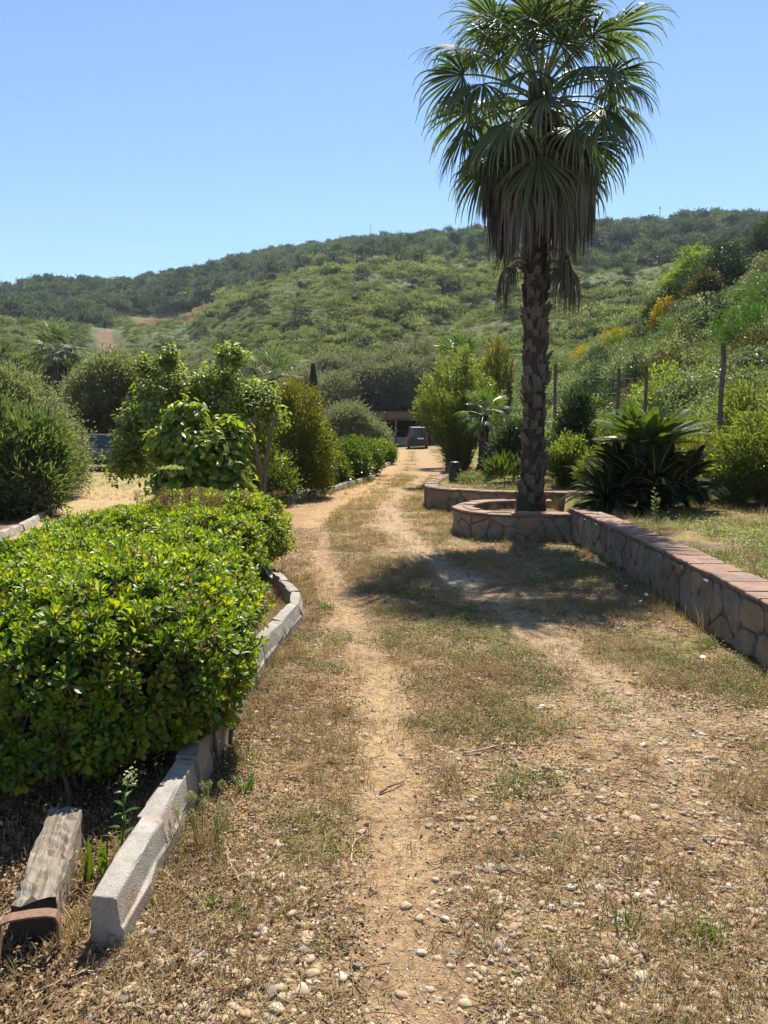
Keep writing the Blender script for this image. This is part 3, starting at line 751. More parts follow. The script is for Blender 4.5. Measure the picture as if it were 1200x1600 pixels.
# ------------------------------------------------------------------ shed
M_shedroof = plain("old_sheet_roof", (.13, .095, .07), .8, nscale=4, nvar=.3)
M_fascia = wood_mat("fascia_board", (.12, .085, .055), (.19, .135, .09), (.25, .18, .12), (2, 20, 20))
M_render = plain("shed_render", (.30, .27, .23), .9, nscale=3, nvar=.3)
M_darkin = plain("shed_interior", (.03, .027, .026), .9, nscale=3, nvar=.3)
shed = thing("shed", "low open shed with brown fascia and black opening behind the parked van", "shed", (2.5, 72, H1(2.5, 69)))
def bx(parent, name, mat, *b, bv=0):
    mb = MB(); V, F = box(*b); ctr = V.mean(0); mb.add(V - ctr, F); o = ob(name, mb.mesh(name, mat), parent, ctr)
    if bv: bevel(o, bv)
    return o
bx(shed, "roof", M_shedroof, -5.2, 5.6, -3.3, 3.2, 2.98, 3.12)
bx(shed, "fascia", M_fascia, -5.1, 5.5, -3.2, -3.1, 2.5, 2.98)
bx(shed, "back_wall", M_darkin, -5, 5.4, 2.8, 3.0, 0, 2.97)
bx(shed, "side_wall", M_render, -5, -4.8, -3, 2.8, 0, 2.97); bx(shed, "side_wall", M_render, 5.2, 5.4, -3, 2.8, 0, 2.97)
for px in (-4.9, -1.4, 2.0, 5.3): bx(shed, "post", M_fascia, px - .09, px + .09, -3.08, -2.9, 0, 2.6)
bx(shed, "low_wall", M_render, -4.8, -.2, -2.95, -2.75, 0, .75)
bx(shed, "shelf", M_fascia, -3.2, 1.5, 2.2, 2.75, 1.3, 1.36)
bx(shed, "lintel", M_fascia, -4.8, 5.2, -2.75, -2.6, 2.3, 2.5)
# ------------------------------------------------------------------ fan palms
M_fan = leaf_mat("fan_leaf", (.045, .074, .034), (.092, .132, .06), (.19, .235, .10), trans=.42, rough=.5, tint=(1.3, 1.35, .6), orand=.35)
M_fan_old = leaf_mat("fan_leaf_old", (.060, .060, .020), (.115, .110, .035), (.23, .19, .06), trans=.30, rough=.5, tint=(1.3, 1.2, .6))
M_fan_dead = leaf_mat("dead_fan_leaf", (.050, .043, .036), (.098, .084, .070), (.175, .150, .122), trans=.12, rough=.85, tint=(1.2, 1.0, .7), spec=.2, orand=.9)
M_pet = plain("palm_petiole", (.13, .16, .05), .4)
M_pet_dead = plain("dead_petiole", (.17, .115, .065), .7)
M_boot = plain("palm_leaf_base", (.125, .104, .084), .9, nscale=18, nvar=.5, bstr=.7, bscale=50, spec=.2)
M_trunk = plain("palm_trunk", (.055, .042, .032), .95, nscale=12, nvar=.45, bstr=.8, bscale=35, spec=.15)
DOWN = np.array([0, 0, -1.])
def fan_frond(base, az, el, Lp, Lb, nseg, droop, pbend, seed, spread=118, stiff=.5, pw=.016, fold=.30):
    """one costapalmate frond -> (blade MB, petiole MB)"""
    g = rng_(seed); d = np.array([math.cos(el) * math.cos(az), math.cos(el) * math.sin(az), math.sin(el)])
    P = [np.array(base, float)]; n = 7
    for k in range(n):
        P.append(P[-1] + d * Lp / n); d = nrm(d + DOWN * pbend / n * (k + 1) / n * 2)
    P = np.array(P); pet = MB(); V, F = tube(P, pw * np.linspace(1.5, .7, n + 1), 5); pet.add(V, F)
    D = d; sd_ = np.cross(D, [0, 0, 1.])
    if np.linalg.norm(sd_) < .15: sd_ = np.array([-math.sin(az), math.cos(az), 0])
    sd_ = nrm(sd_); Nn = np.cross(sd_, D); tw = g.normal() * .35
    sd_, Nn = sd_ * math.cos(tw) + Nn * math.sin(tw), Nn * math.cos(tw) - sd_ * math.sin(tw)
    A = np.radians(np.linspace(-spread, spread, nseg)); dA = A[1] - A[0]
    LL = Lb * (1 - .28 * np.abs(A / A[-1]) ** 2) * g.uniform(.82, 1.08, nseg)
    dr = np.cos(A)[:, None] * D + np.sin(A)[:, None] * sd_ - Nn * (fold * (1 - np.cos(A * .9)))[:, None] + g.normal(size=(nseg, 3)) * .045
    dr = nrm(dr); M_ = 8; pos = np.repeat(P[-1][None], nseg, 0).astype(float); rows = []
    tt = np.linspace(0, 1, M_ + 1); dp = droop * g.uniform(.7, 1.4, nseg)
    bow = np.maximum(0, (np.abs(A) / A[-1])) * .35
    for k in range(M_ + 1):
        t = tt[k]; side = nrm(np.cross(dr, Nn + np.zeros_like(dr)))
        hw = np.minimum(t * LL * dA * .56, LL * dA * .27) * (1 - sstep(.38, .72, t) * .62) * (1 - sstep(.72, 1.02, t) * .8) + .0015
        crease = Nn * (hw * .55)[:, None]
        rows.append(np.stack([pos - side * hw[:, None], pos + crease, pos + side * hw[:, None]], 1))
        b = (dp * (.10 + 2.9 * max(0, t - stiff * .8) ** 1.1) + bow * .15)
        pos = pos + dr * (LL / M_)[:, None]; dr = nrm(dr + DOWN * (b / M_ * 4)[:, None] + g.normal(size=dr.shape) * .02 * t)
    V = np.stack(rows, 1)                               # seg, station, 3, xyz
    idx = np.arange(V.shape[0] * V.shape[1] * 3).reshape(V.shape[:3])
    F = [np.stack([idx[:, :-1, c], idx[:, :-1, c + 1], idx[:, 1:, c + 1], idx[:, 1:, c]], -1).reshape(-1, 4) for c in (0, 1)]
    mb = MB(); a = np.repeat(np.clip(.42 + g.normal(size=nseg) * .15, 0, 1), (M_ + 1) * 3).reshape(nseg, M_ + 1, 3) + (tt ** 3 * .35)[None, :, None]
    mb.add(V.reshape(-1, 3), F, np.clip(a, 0, 1).ravel())
    return mb, pet
def add_frond(root, mat, pmat, name="frond", **kw):
    bl, pt = fan_frond(**kw); o = ob(name, bl.mesh(name, mat, False), root); ob("petiole", pt.mesh("petiole", pmat, True), o); return o
def boot_mesh(seed):
    g = rng_(seed); w0, w1, L = .075, .035, .21
    V = np.array([(-w0, 0, 0), (w0, 0, 0), (w0 * .95, .03, .07), (-w0 * .95, .03, .07), (-w1 - .012, .075, L), (-.008, .06, L * .82), (.008, .06, L * .82), (w1 + .012, .075, L), (-w0 * .8, -.03, .05), (w0 * .8, -.03, .05), (-w1, .045, L * .97), (w1, .045, L * .97)])
    V = V + g.normal(size=V.shape) * .005
    F4 = np.array([(0, 1, 2, 3), (3, 2, 6, 5), (8, 10, 11, 9), (0, 3, 8, 8), (1, 9, 2, 2)]); F3 = np.array([(3, 5, 4), (2, 7, 6), (3, 4, 8), (4, 10, 8), (2, 9, 7), (7, 9, 11), (4, 5, 10), (5, 11, 10), (5, 6, 11), (6, 7, 11), (0, 3, 8), (1, 9, 2), (0, 8, 1), (1, 8, 9)])
    mb = MB(); mb.add(V, [F4[:3], F3]); return mb.mesh("leaf_base", M_boot)
BOOTS = [boot_mesh(k) for k in range(5)]
def palm_trunk(root, h, r0, r1, seed, rows, per, z0=.25, bs=1.0, z1=None):
    g = rng_(seed); q = np.linspace(0, h, 26)
    P = np.stack([.02 * np.sin(q * .9), .03 * np.sin(q * .6 + 1), q - .25], 1); r = np.interp(q, [0, .25, .6, 1.4, h], [r0 * 1.75, r0 * 1.62, r0 * 1.12, r0, r1]) * (1 + .03 * np.sin(q * 23))
    mb = MB(); V, F = tube(P, r, 16); V = V + rng_(seed + 1).normal(size=V.shape) * .008; mb.add(V, F); ob("trunk", mb.mesh("trunk", M_trunk, False), root)
    z1 = z1 or h - .1
    for k in range(rows):
        z = z0 + (z1 - z0) * k / rows
        for c in range(per):
            a = 6.2832 * (c + .5 * (k % 2)) / per + g.normal() * .05; rr = np.interp(z + .25, q, r) - .012; s = bs * g.uniform(.62, 1.25)
            if g.random() < .14: continue
            o = ob("leaf_base", BOOTS[g.integers(5)], root, (.02 * math.sin(z * .9) + rr * math.cos(a), .03 * math.sin(z * .6 + 1) + rr * math.sin(a), z), (g.normal() * .09 + .02, g.normal() * .16, a - math.pi / 2 + g.normal() * .2), (s, s * g.uniform(.7, 1.3), s * g.uniform(.8, 1.2)))
PALM = (2.41, 12.05, .26)
palm = thing("fan_palm", "tall fan palm with shaggy brown skirt rising from the round stone planter", "palm", PALM)
palm_trunk(palm, 6.9, .165, .180, 5, 40, 7, .16, .9, 4.9)
g = rng_(77); HZ = 6.46
NG = 52
for k in range(NG):                                     # living crown
    f = k / (NG - 1); az = k * 2.39996 + g.normal() * .12
    el = R(78 - 112 * f ** .95 + g.normal() * 6); zb = HZ + .35 * (1 - f) - .35 * f
    m_ = M_fan
    add_frond(palm, m_, M_pet, base=(.10 * math.cos(az), .10 * math.sin(az), zb), az=az, el=el, Lp=(.74 + .42 * g.random()) * (.72 + .28 * min(1, f / .3)) + .1 * (1 - abs(f - .5) * 2), Lb=.84 + .18 * g.random(), nseg=44, droop=.75 + 1.5 * f, pbend=.30 + .5 * f + .9 * max(0, f - .75), seed=1000 + k, spread=112 + 14 * g.random())
for k in range(74):                                     # dead skirt
    f = k / 73; az = k * 2.39996 + 1 + g.normal() * .2; zb = 6.36 - .95 * f
    add_frond(palm, M_fan_dead, M_pet_dead, "dead_frond", base=(.17 * math.cos(az), .17 * math.sin(az), zb), az=az, el=R(-18 - 10 * f + g.normal() * 8), Lp=.52 + .32 * g.random(), Lb=.68 + .50 * g.random(), nseg=34, droop=3.4, pbend=2.2, seed=1200 + k, spread=80, stiff=.1)
for k, (az, zb) in enumerate([(2.9, 4.05), (-.25, 4.15), (3.6, 3.95), (.25, 4.0), (-.8, 4.1), (-.5, 3.95)]):   # stray dead fans below the skirt
    add_frond(palm, M_fan_dead, M_pet_dead, "dead_frond", base=(.2 * math.cos(az), .2 * math.sin(az), zb), az=az, el=R(5), Lp=.36, Lb=.8, nseg=36, droop=2.2, pbend=2.0, seed=1400 + k, spread=115, stiff=.1)
for k, (az, zb) in enumerate([(.1, 5.0), (3.0, 4.9), (-.4, 4.75), (2.5, 4.8)]):                         # a few yellowing fans caught in it
    add_frond(palm, M_fan_old, M_pet, "frond", base=(.2 * math.cos(az), .2 * math.sin(az), zb), az=az, el=R(-42), Lp=.55, Lb=.6, nseg=22, droop=1.2, pbend=1.2, seed=1450 + k, spread=90)

M_fan2 = leaf_mat("fan_leaf_light", (.045, .085, .025), (.09, .145, .040), (.17, .23, .07), trans=.38, rough=.38, tint=(1.3, 1.35, .55))
def small_palm(label, loc, trunk_h, tr, nf, Lp, Lb, seed, mat, dead=0, nseg=26, group=None, el0=80, el1=-35, droop=.5, boots=False):
    root = thing("fan_palm", label, "palm", loc, 0, group); g = rng_(seed)
    if boots: palm_trunk(root, trunk_h + .3, tr, tr * .95, seed, int(trunk_h / .13), 6, .1, .65, trunk_h)
    else:
        q = np.linspace(-.3, trunk_h, 12); mb = MB(); V, F = tube(np.stack([g.normal(size=12) * .01, g.normal(size=12) * .01, q], 1), tr * (1 + .12 * np.sin(q * 14)), 10); mb.add(V, F); ob("trunk", mb.mesh("trunk", M_trunk), root)
    for k in range(nf):
        f = k / (nf - 1); az = k * 2.39996 + g.normal() * .15
        add_frond(root, mat, M_pet, base=(.04 * math.cos(az), .04 * math.sin(az), trunk_h + .12 * (1 - f)), az=az, el=R(el0 + (el1 - el0) * f + g.normal() * 6), Lp=Lp * g.uniform(.8, 1.15), Lb=Lb * g.uniform(.85, 1.1), nseg=nseg, droop=droop * (.7 + .6 * f), pbend=.5, seed=seed * 50 + k, spread=115, pw=.012)
    for k in range(dead):
        az = k * 2.39996; add_frond(root, M_fan_dead, M_pet_dead, "dead_frond", base=(tr * .6 * math.cos(az), tr * .6 * math.sin(az), trunk_h - .1 - .7 * k / dead), az=az, el=R(-35), Lp=Lp * .6, Lb=Lb, nseg=18, droop=2., pbend=2., seed=seed * 50 + 30 + k, spread=70, stiff=.1)
    return root
small_palm("small fan palm with a thin dark trunk beside the willowy bush", (2.62, 19.6, .38), 1.55, .115, 20, .42, .42, 21, M_fan2, 4, boots=True)
small_palm("bright young fan palm showing above the willowy bush", (3.25, 33, H1(3.25, 33)), 4.3, .2, 24, .85, .85, 22, M_fan2, 6)
small_palm("pale green fan palm before the hill beside the thin cypress", (-8.4, 56, H1(-8.4, 56)), 5.2, .28, 26, 1.5, 1.55, 23, M_fan, 12, nseg=24, el0=85, droop=.45)
small_palm("dense dark fan palm, tallest of the group behind the grey-green tree", (-20.4, 47, H1(-20.4, 47)), 6.0, .3, 30, 1.1, 1.15, 24, M_fan, 20, nseg=24)
small_palm("dark fan palm at its taller neighbour's side, above the oleander", (-23.4, 46, H1(-23.4, 46)), 5.1, .28, 26, 1.05, 1.1, 25, M_fan, 16, nseg=22)
small_palm("outermost fan palm of the dark group, cut by the picture's edge", (-26.8, 46.5, H1(-26.8, 46.5)), 4.9, .28, 26, 1.1, 1.2, 26, M_fan, 10, nseg=22)

# ------------------------------------------------------------------ cycads
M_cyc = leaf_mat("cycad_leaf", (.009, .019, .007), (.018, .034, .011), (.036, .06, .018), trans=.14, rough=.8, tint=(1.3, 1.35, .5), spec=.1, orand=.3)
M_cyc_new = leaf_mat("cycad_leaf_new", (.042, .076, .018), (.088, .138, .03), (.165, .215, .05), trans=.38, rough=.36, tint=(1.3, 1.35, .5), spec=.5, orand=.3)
M_rachis = plain("cycad_rachis", (.16, .15, .04), .6)
M_cytrunk = plain("cycad_trunk", (.10, .065, .04), .95, nscale=20, nvar=.5, bstr=1, bscale=50)
def cycad_frond(L, el, bend, seed, npair=44, lw=.135):
    g = rng_(seed); d = np.array([math.cos(el), 0, math.sin(el)]); P = [np.zeros(3)]; Ds = [d]; n = 16
    for k in range(n):
        P.append(P[-1] + d * L / n); d = nrm(d + DOWN * bend / n * (.5 + k / n)); Ds.append(d)
    P = np.array(P); Ds = np.array(Ds); mr = MB(); V, F = tube(P, np.linspace(.011, .003, n + 1), 5); mr.add(V, F)
    t = np.linspace(.10, .995, npair); q = t * n; i_ = np.minimum(q.astype(int), n - 1); f = (q - i_)[:, None]
    pp = P[i_] * (1 - f) + P[i_ + 1] * f; dd = nrm(Ds[i_]); sd_ = np.array([0, 1., 0]); up = nrm(np.cross(dd, sd_)); up = up * np.sign(up[:, 2:3] + 1e-6)
    mb = MB()
    for sg in (-1, 1):
        ln = lw * np.sin(np.pi * (.12 + .82 * t)) ** .55 * g.uniform(.92, 1.06, npair)
        D = sg * sd_ + dd * (.35 + .75 * t[:, None]) + up * .42 + g.normal(size=(npair, 3)) * .04
        tv = np.array([(0, .5, 0), (0, -.5, 0), (.6, .5, .02), (.6, -.5, .02), (1, 0, -.06)]); tf = np.array([(0, 1, 3, 2)]); tf3 = np.array([(2, 3, 4)])
        V, F = place((tv, tf), pp, D, up, ln, .015); _, F3 = place((tv, tf3), pp, D, up, ln, .015)
        mb.add(V, [F, F3], np.repeat(np.clip(.45 + g.normal(size=npair) * .12, 0, 1), 5))
    return mb, mr
def cycad(label, loc, th, tr, rings, seed):
    root = thing("cycad", label, "cycad", loc); g = rng_(seed)
    mb = MB(); q = np.linspace(-.1, th, 10); V, F = tube(np.stack([0 * q, 0 * q, q], 1), tr * (1 + .1 * np.sin(q * 30)), 12); V = V + g.normal(size=V.shape) * .012; mb.add(V, F); ob("trunk", mb.mesh("trunk", M_cytrunk), root)
    kk = 0
    for (n, L, el, bend, z, mat, cx, cy) in rings:
        vs = []
        for v in range(4):
            a, b = cycad_frond(L * (1 + .06 * (v - 1.5)), R(el + (v - 1.5) * 7), bend, seed * 40 + kk); kk += 1
            vs.append((a.mesh("frond", mat), b.mesh("rachis", M_rachis, True)))
        for k in range(n):
            fm, rm = vs[k % 4]; az = 6.2832 * k / n + g.normal() * .15 + z * 5
            o = ob("frond", fm, root, (cx + .05 * math.cos(az), cy + .05 * math.sin(az), z + g.normal() * .02), (g.normal() * .08, g.normal() * .06, az), g.uniform(.88, 1.1)); ob("rachis", rm, o)
    return root
MOUND = []
for k in range(11):
    a_ = 6.2832 * k / 11; rr_ = .38 if k % 2 else .52
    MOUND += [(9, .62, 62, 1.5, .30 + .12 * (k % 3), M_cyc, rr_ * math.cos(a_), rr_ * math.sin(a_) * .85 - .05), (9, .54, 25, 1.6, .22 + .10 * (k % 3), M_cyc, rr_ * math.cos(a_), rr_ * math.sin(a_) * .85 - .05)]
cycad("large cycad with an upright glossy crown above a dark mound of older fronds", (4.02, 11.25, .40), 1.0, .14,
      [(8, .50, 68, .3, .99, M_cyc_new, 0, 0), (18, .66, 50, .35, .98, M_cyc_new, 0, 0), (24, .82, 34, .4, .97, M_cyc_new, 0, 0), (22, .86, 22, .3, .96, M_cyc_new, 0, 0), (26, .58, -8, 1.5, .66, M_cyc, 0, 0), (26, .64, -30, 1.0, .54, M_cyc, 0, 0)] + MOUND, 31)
cycad("low dark cycad offset spilling over the wall beside the palm planter", (3.32, 11.0, .40), .18, .1,
      [(12, .62, 60, 1.2, .18, M_cyc, 0, 0), (14, .68, 30, 1.3, .16, M_cyc, 0, 0), (12, .66, 5, 1.2, .12, M_cyc, 0, 0)], 32)
# ------------------------------------------------------------------ barks and leaf colours
M_bark = plain("grey_bark", (.12, .095, .072), .95, nscale=14, nvar=.45, bstr=.8, bscale=40, spec=.15)
M_bark_d = plain("dark_bark", (.06, .046, .036), .95, nscale=14, nvar=.45, bstr=.8, bscale=40, spec=.15)
M_pitt = leaf_mat("pittosporum_leaf", (.050, .105, .012), (.13, .225, .02), (.31, .37, .035), trans=.46, rough=.42, tint=(1.6, 1.42, .27), spec=.5, orand=.85)
M_pers = leaf_mat("persimmon_leaf", (.07, .13, .026), (.15, .23, .04), (.27, .33, .055), trans=.50, rough=.36, tint=(1.5, 1.35, .35), orand=.4)
M_mulb = leaf_mat("mulberry_leaf", (.08, .13, .03), (.16, .235, .05), (.29, .35, .075), trans=.50, rough=.5, tint=(1.4, 1.35, .4))
M_pom = leaf_mat("pomegranate_leaf", (.055, .085, .018), (.11, .15, .028), (.22, .22, .04), trans=.48, rough=.4, tint=(1.5, 1.3, .35))
M_red = leaf_mat("red_tip_leaf", (.16, .07, .02), (.24, .11, .03), (.30, .17, .04), trans=.4, rough=.4, tint=(1.5, 1.0, .4))
M_olive = leaf_mat("olive_leaf", (.095, .11, .065), (.19, .21, .13), (.33, .35, .24), trans=.34, rough=.5, tint=(1.2, 1.2, .6))
M_oleander = leaf_mat("oleander_leaf", (.055, .095, .038), (.115, .165, .066), (.22, .27, .12), trans=.42, rough=.42, tint=(1.3, 1.3, .5), spec=.6)
M_euph = leaf_mat("grey_green_leaf", (.115, .14, .072), (.21, .24, .125), (.34, .36, .21), trans=.4, rough=.5, tint=(1.25, 1.25, .6))
M_darktree = leaf_mat("dark_evergreen_leaf", (.022, .042, .019), (.045, .075, .032), (.095, .13, .055), trans=.25, rough=.45, tint=(1.3, 1.35, .5))
M_brownleaf = leaf_mat("bronze_leaf", (.05, .045, .018), (.10, .085, .03), (.17, .14, .05), trans=.3, rough=.5)
M_willow = leaf_mat("willow_leaf", (.06, .095, .024), (.13, .18, .042), (.25, .29, .085), trans=.50, rough=.4, tint=(1.35, 1.35, .45))
M_shrub = leaf_mat("bright_shrub_leaf", (.045, .085, .016), (.090, .150, .024), (.17, .23, .035), trans=.4, rough=.36, tint=(1.45, 1.35, .35))
M_gold = leaf_mat("golden_conifer_leaf", (.03, .065, .014), (.11, .14, .022), (.50, .38, .03), trans=.25, rough=.55, tint=(1.3, 1.2, .4))
M_cyp = leaf_mat("cypress_leaf", (.012, .024, .012), (.024, .042, .020), (.05, .075, .03), trans=.15, rough=.6)

def tree(name, label, cat, base, lobes, mat, bark, L, Wd, ncl, nlf, seed, r0=.06, tpl=T_RHOMB, rc=.16, group=None, ntw=30, **kw):
    base = np.array(base, float); root = thing(name, label, cat, tuple(base), 0, group)
    mb = MB(); cc, li = crown(mb, lobes, ncl, nlf, L, Wd, seed, tpl, rc, **kw); ob("crown", mb.mesh("crown", mat), root)
    mt = MB(); limbs(mt, (0, 0, -.15), lobes, r0, seed + 1, cc, ntw); ob("trunk", mt.mesh("trunk", bark, True), root)
    return root, cc

# ------------------------------------------------------------------ the big near hedge shrubs: leaf sprigs
def sprig_mesh(seed, mat, n=13, L=.056, Wd=.028):
    g = rng_(seed); k = np.arange(n); az = k * 2.39996; f = k / (n - 1); el = np.radians(78 - 70 * f + g.normal(size=n) * 9)
    D = np.stack([np.cos(el) * np.cos(az), np.cos(el) * np.sin(az), np.sin(el)], 1); P = np.stack([.006 * np.cos(az), .006 * np.sin(az), -.045 * f], 1)
    N = np.stack([-np.sin(el) * np.cos(az), -np.sin(el) * np.sin(az), np.cos(el)], 1) + g.normal(size=(n, 3)) * .15
    s = (.55 + .5 * f) * g.uniform(.85, 1.15, n); V, F = place(T_OBOV, P, D, N, L * s, Wd * s)
    mb = MB(); mb.add(V, F, np.repeat(np.clip(.72 - .42 * f + g.normal(size=n) * .12, 0, 1), 8))
    V, F = tube([(0, 0, -.16), (.004, .002, -.08), (0, 0, 0)], .0035, 4, False); mb.add(V, F, .1, 1)
    return mb.mesh("leaf_sprig", [mat, M_bark])
M_pitt_old = leaf_mat("pittosporum_old_leaf", (.10, .10, .02), (.24, .19, .03), (.34, .25, .06), trans=.4, rough=.5, tint=(1.3, 1.2, .5), orand=.5)
PITT = [sprig_mesh(400 + k, M_pitt, 10 + k % 5) for k in range(7)] + [sprig_mesh(408, M_pitt_old, 8)]
PITT_COLL = hidden_coll("pittosporum_sprigs", [proto("sprig_%02d" % k, m) for k, m in enumerate(PITT)])
def axis_rot(D, g):
    """Euler angles that turn +Z onto D with a random spin"""
    out = np.zeros((len(D), 3)); Z = np.array([0, 0, 1.])
    out[:, 1] = np.arccos(np.clip(D[:, 2], -1, 1)); out[:, 2] = np.arctan2(D[:, 1], D[:, 0]); return out
def hedge(label, base, lobes, nsurf, seed, split=300, inner=.45):
    """sprigs over the outside of merged lobes; the nearest are parts of their own, the rest one foliage part"""
    root = thing("pittosporum_shrub", label, "shrub", base); g = rng_(seed); lb = np.asarray(lobes, float); b = np.array(base)
    P, D = [], []
    w = (lb[:, 3] * lb[:, 4] + lb[:, 3] * lb[:, 5] + lb[:, 4] * lb[:, 5]); w /= w.sum()
    while sum(map(len, P)) < nsurf:
        li = g.choice(len(lb), 4000, p=w); d = rdir(g, 4000); d[:, 2] = np.where(d[:, 2] < -.55, -d[:, 2], d[:, 2]); deep = g.random(4000) < inner
        rad = np.where(deep, g.uniform(.6, .92, 4000), g.uniform(.93, 1.05, 4000))
        rad = rad + (fbm(d[:, 0] * 4 + li * 7.1 + 20, d[:, 1] * 4 + d[:, 2] * 3 + 20, 3) - .5) * .42 + (g.random(4000) < .07) * g.uniform(.03, .22, 4000)
        p = lb[li, :3] + d * lb[li, 3:] * rad[:, None]
        e = ((p[:, None] - lb[None, :, :3]) / lb[None, :, 3:]) ** 2; ins = (e.sum(2) < .82)
        ins[np.arange(4000), li] = False; ok = ~ins.any(1) & (p[:, 2] > .03)
        P.append(p[ok]); dd = nrm(d / lb[li, 3:]) * .8 + rdir(g, 4000) * .45; dd[:, 2] += .45; D.append(nrm(dd)[ok])
    P = np.concatenate(P)[:nsurf]; D = np.concatenate(D)[:nsurf]; E = axis_rot(D, g); sc = g.uniform(.65, 1.35, nsurf); ix = np.where(g.random(nsurf) < .06, 7, g.integers(0, 7, nsurf))
    world = P + b; outer = np.linalg.norm(world - np.array([0, 0, 1.6]), axis=1) - D @ np.array([0, -.3, .3]) * .5 + g.random(nsurf) * .6
    order = np.argsort(outer); near = order[:split]; rest = order[split:]
    for k in near: ob("leaf_sprig", PITT[ix[k]], root, P[k], E[k], sc[k])
    o = scatter("foliage", PITT_COLL, P[rest], E[rest], sc[rest], ix[rest], root); tag(o, kind="stuff")
    mt = MB(); cs = P[g.choice(nsurf, 170)]
    for c in cs:
        j = np.argmin(np.linalg.norm((lb[:, :3] - c) * [1, 1, .3], axis=1)); s = np.array([lb[j, 0] + g.normal() * .08, lb[j, 1] + g.normal() * .12, 0.0]); mid = s * .6 + c * .4 + np.array([0, 0, .08]) + g.normal(size=3) * .05
        t = np.linspace(0, 1, 6)[:, None]; V, F = tube((1 - t) ** 2 * s + 2 * t * (1 - t) * mid + t * t * c, np.linspace(.012, .003, 6), 5, False); mt.add(V, F)
    ob("stems", mt.mesh("stems", M_bark, True), root); return root
hedge("big rounded bright green shrub overhanging the nearest concrete kerb", (-1.60, 4.16, .02), [(0.20, -.25, .46, .60, .85, .44), (-.35, -.45, .44, .72, .80, .42), (.12, .75, .46, .60, .80, .42), (-.55, .6, .44, .75, .9, .42), (.28, .2, .35, .46, .8, .33), (-.1, -.75, .34, .6, .5, .32), (-1.0, .1, .40, .5, .9, .38), (-.2, -.95, .27, .65, .42, .27), (.38, -.62, .27, .40, .5, .27), (.36, .1, .5, .40, .5, .36), (-.75, -.6, .5, .45, .5, .42), (.60, -.62, .42, .34, .46, .36), (.2, -.9, .45, .45, .36, .36)], 8200, 61)
hedge("bright green shrub with dry brown flower heads, behind the big rounded one", (-2.05, 7.35, .02), [(.25, -.2, .42, .62, .85, .38), (-.35, .15, .42, .70, .95, .38), (.35, .75, .46, .62, .8, .42), (-.1, 1.2, .46, .75, .7, .40), (-.75, -.4, .38, .55, .8, .36)], 5600, 62, 200)
# dry flower heads
M_dryfl = leaf_mat("dry_flower_head", (.16, .075, .03), (.30, .15, .06), (.42, .25, .12), trans=.2, rough=.8, tint=(1.2, 1., .6))
def umbel(seed, mat, n=70, r=.075):
    g = rng_(seed); d = rdir(g, n); d[:, 2] = np.abs(d[:, 2]); P = d * r * g.uniform(.6, 1, n)[:, None]; V, F = place(T_RHOMB, P, rdir(g, n), rdir(g, n), .018, .012); mb = MB(); mb.add(V, F, np.repeat(g.random(n), 4))
    for k in range(9):
        V, F = tube([(0, 0, -.09), P[k] * .5, P[k]], .0016, 3, False); mb.add(V, F, .3)
    return mb.mesh("dry_flower_head", mat)
um = [umbel(k, M_dryfl) for k in range(3)]
dh = thing("dry_flower_heads", "cluster of rust brown dry flower heads on top of the rear hedge shrub", "flowers", (-2.05, 7.75, .75)); g = rng_(65)
for k in range(46): ob("flower_head", um[k % 3], dh, (g.normal() * .30 + .05, g.normal() * .34, .14 + g.random() * .12 - .06), (g.normal() * .4, g.normal() * .4, g.random() * 6), g.uniform(.5, 1.15))

# ------------------------------------------------------------------ trees and bushes of the garden
def sprigged_tree(name, label, base, lobes, mat, bark, nsp, seed, L, Wd, r0, nl=9, split=220):
    """large-leaved tree: leaf sprigs, the biggest in view as parts"""
    root = thing(name, label, "tree", base); g = rng_(seed); lb = np.asarray(lobes, float); ms = []
    for v in range(6):
        f = np.linspace(0, 1, nl); az = np.arange(nl) * 2.4 + v; P = np.stack([f * .0, f * .0, -.26 * (1 - f)], 1)
        el = np.radians(15 - 55 * g.random(nl)); D = np.stack([np.cos(el) * np.cos(az), np.cos(el) * np.sin(az), np.sin(el)], 1); N = np.stack([.3 * np.cos(az), .3 * np.sin(az), np.ones(nl)], 1) + g.normal(size=(nl, 3)) * .2
        s = g.uniform(.7, 1.2, nl); V, F = place(T_LEAF, P + D * .02, D, N, L * s, Wd * s); mb = MB(); mb.add(V, F, np.repeat(np.clip(.3 + .5 * f + g.normal(size=nl) * .12, 0, 1), 7))
        V, F = tube([(0, 0, -.34), (.01, 0, -.15), (0, 0, 0)], .005, 4, False); mb.add(V, F, 0, 1); ms.append(mb.mesh("leaf_sprig", [mat, bark]))
    w = (lb[:, 3] * lb[:, 4] * lb[:, 5]) ** .66; w /= w.sum(); li = g.choice(len(lb), nsp, p=w); d = rdir(g, nsp); d[:, 2] = np.where(d[:, 2] < -.5, -d[:, 2], d[:, 2])
    P = lb[li, :3] + d * lb[li, 3:] * (g.uniform(.35, 1.1, nsp) ** .6)[:, None]; D = d * .8 + rdir(g, nsp) * .5; D[:, 2] += .5; D = nrm(D); E = axis_rot(D, g); sc = g.uniform(.75, 1.25, nsp); ix = g.integers(0, 6, nsp)
    order = np.argsort(P[:, 1] + g.random(nsp) * .5)
    for k in order[:split]: ob("leaf_sprig", ms[ix[k]], root, P[k], E[k], sc[k])
    coll = hidden_coll(name + "_sprigs%d" % seed, [proto("sp%d_%02d" % (seed, k), m) for k, m in enumerate(ms)])
    r_ = order[split:]; tag(scatter("foliage", coll, P[r_], E[r_], sc[r_], ix[r_], root), kind="stuff")
    mt = MB(); limbs(mt, (0, 0, -.1), lobes, r0, seed + 1, P, 60, bow=.08, hub=.3); ob("trunk", mt.mesh("trunk", bark, True), root)
    return root
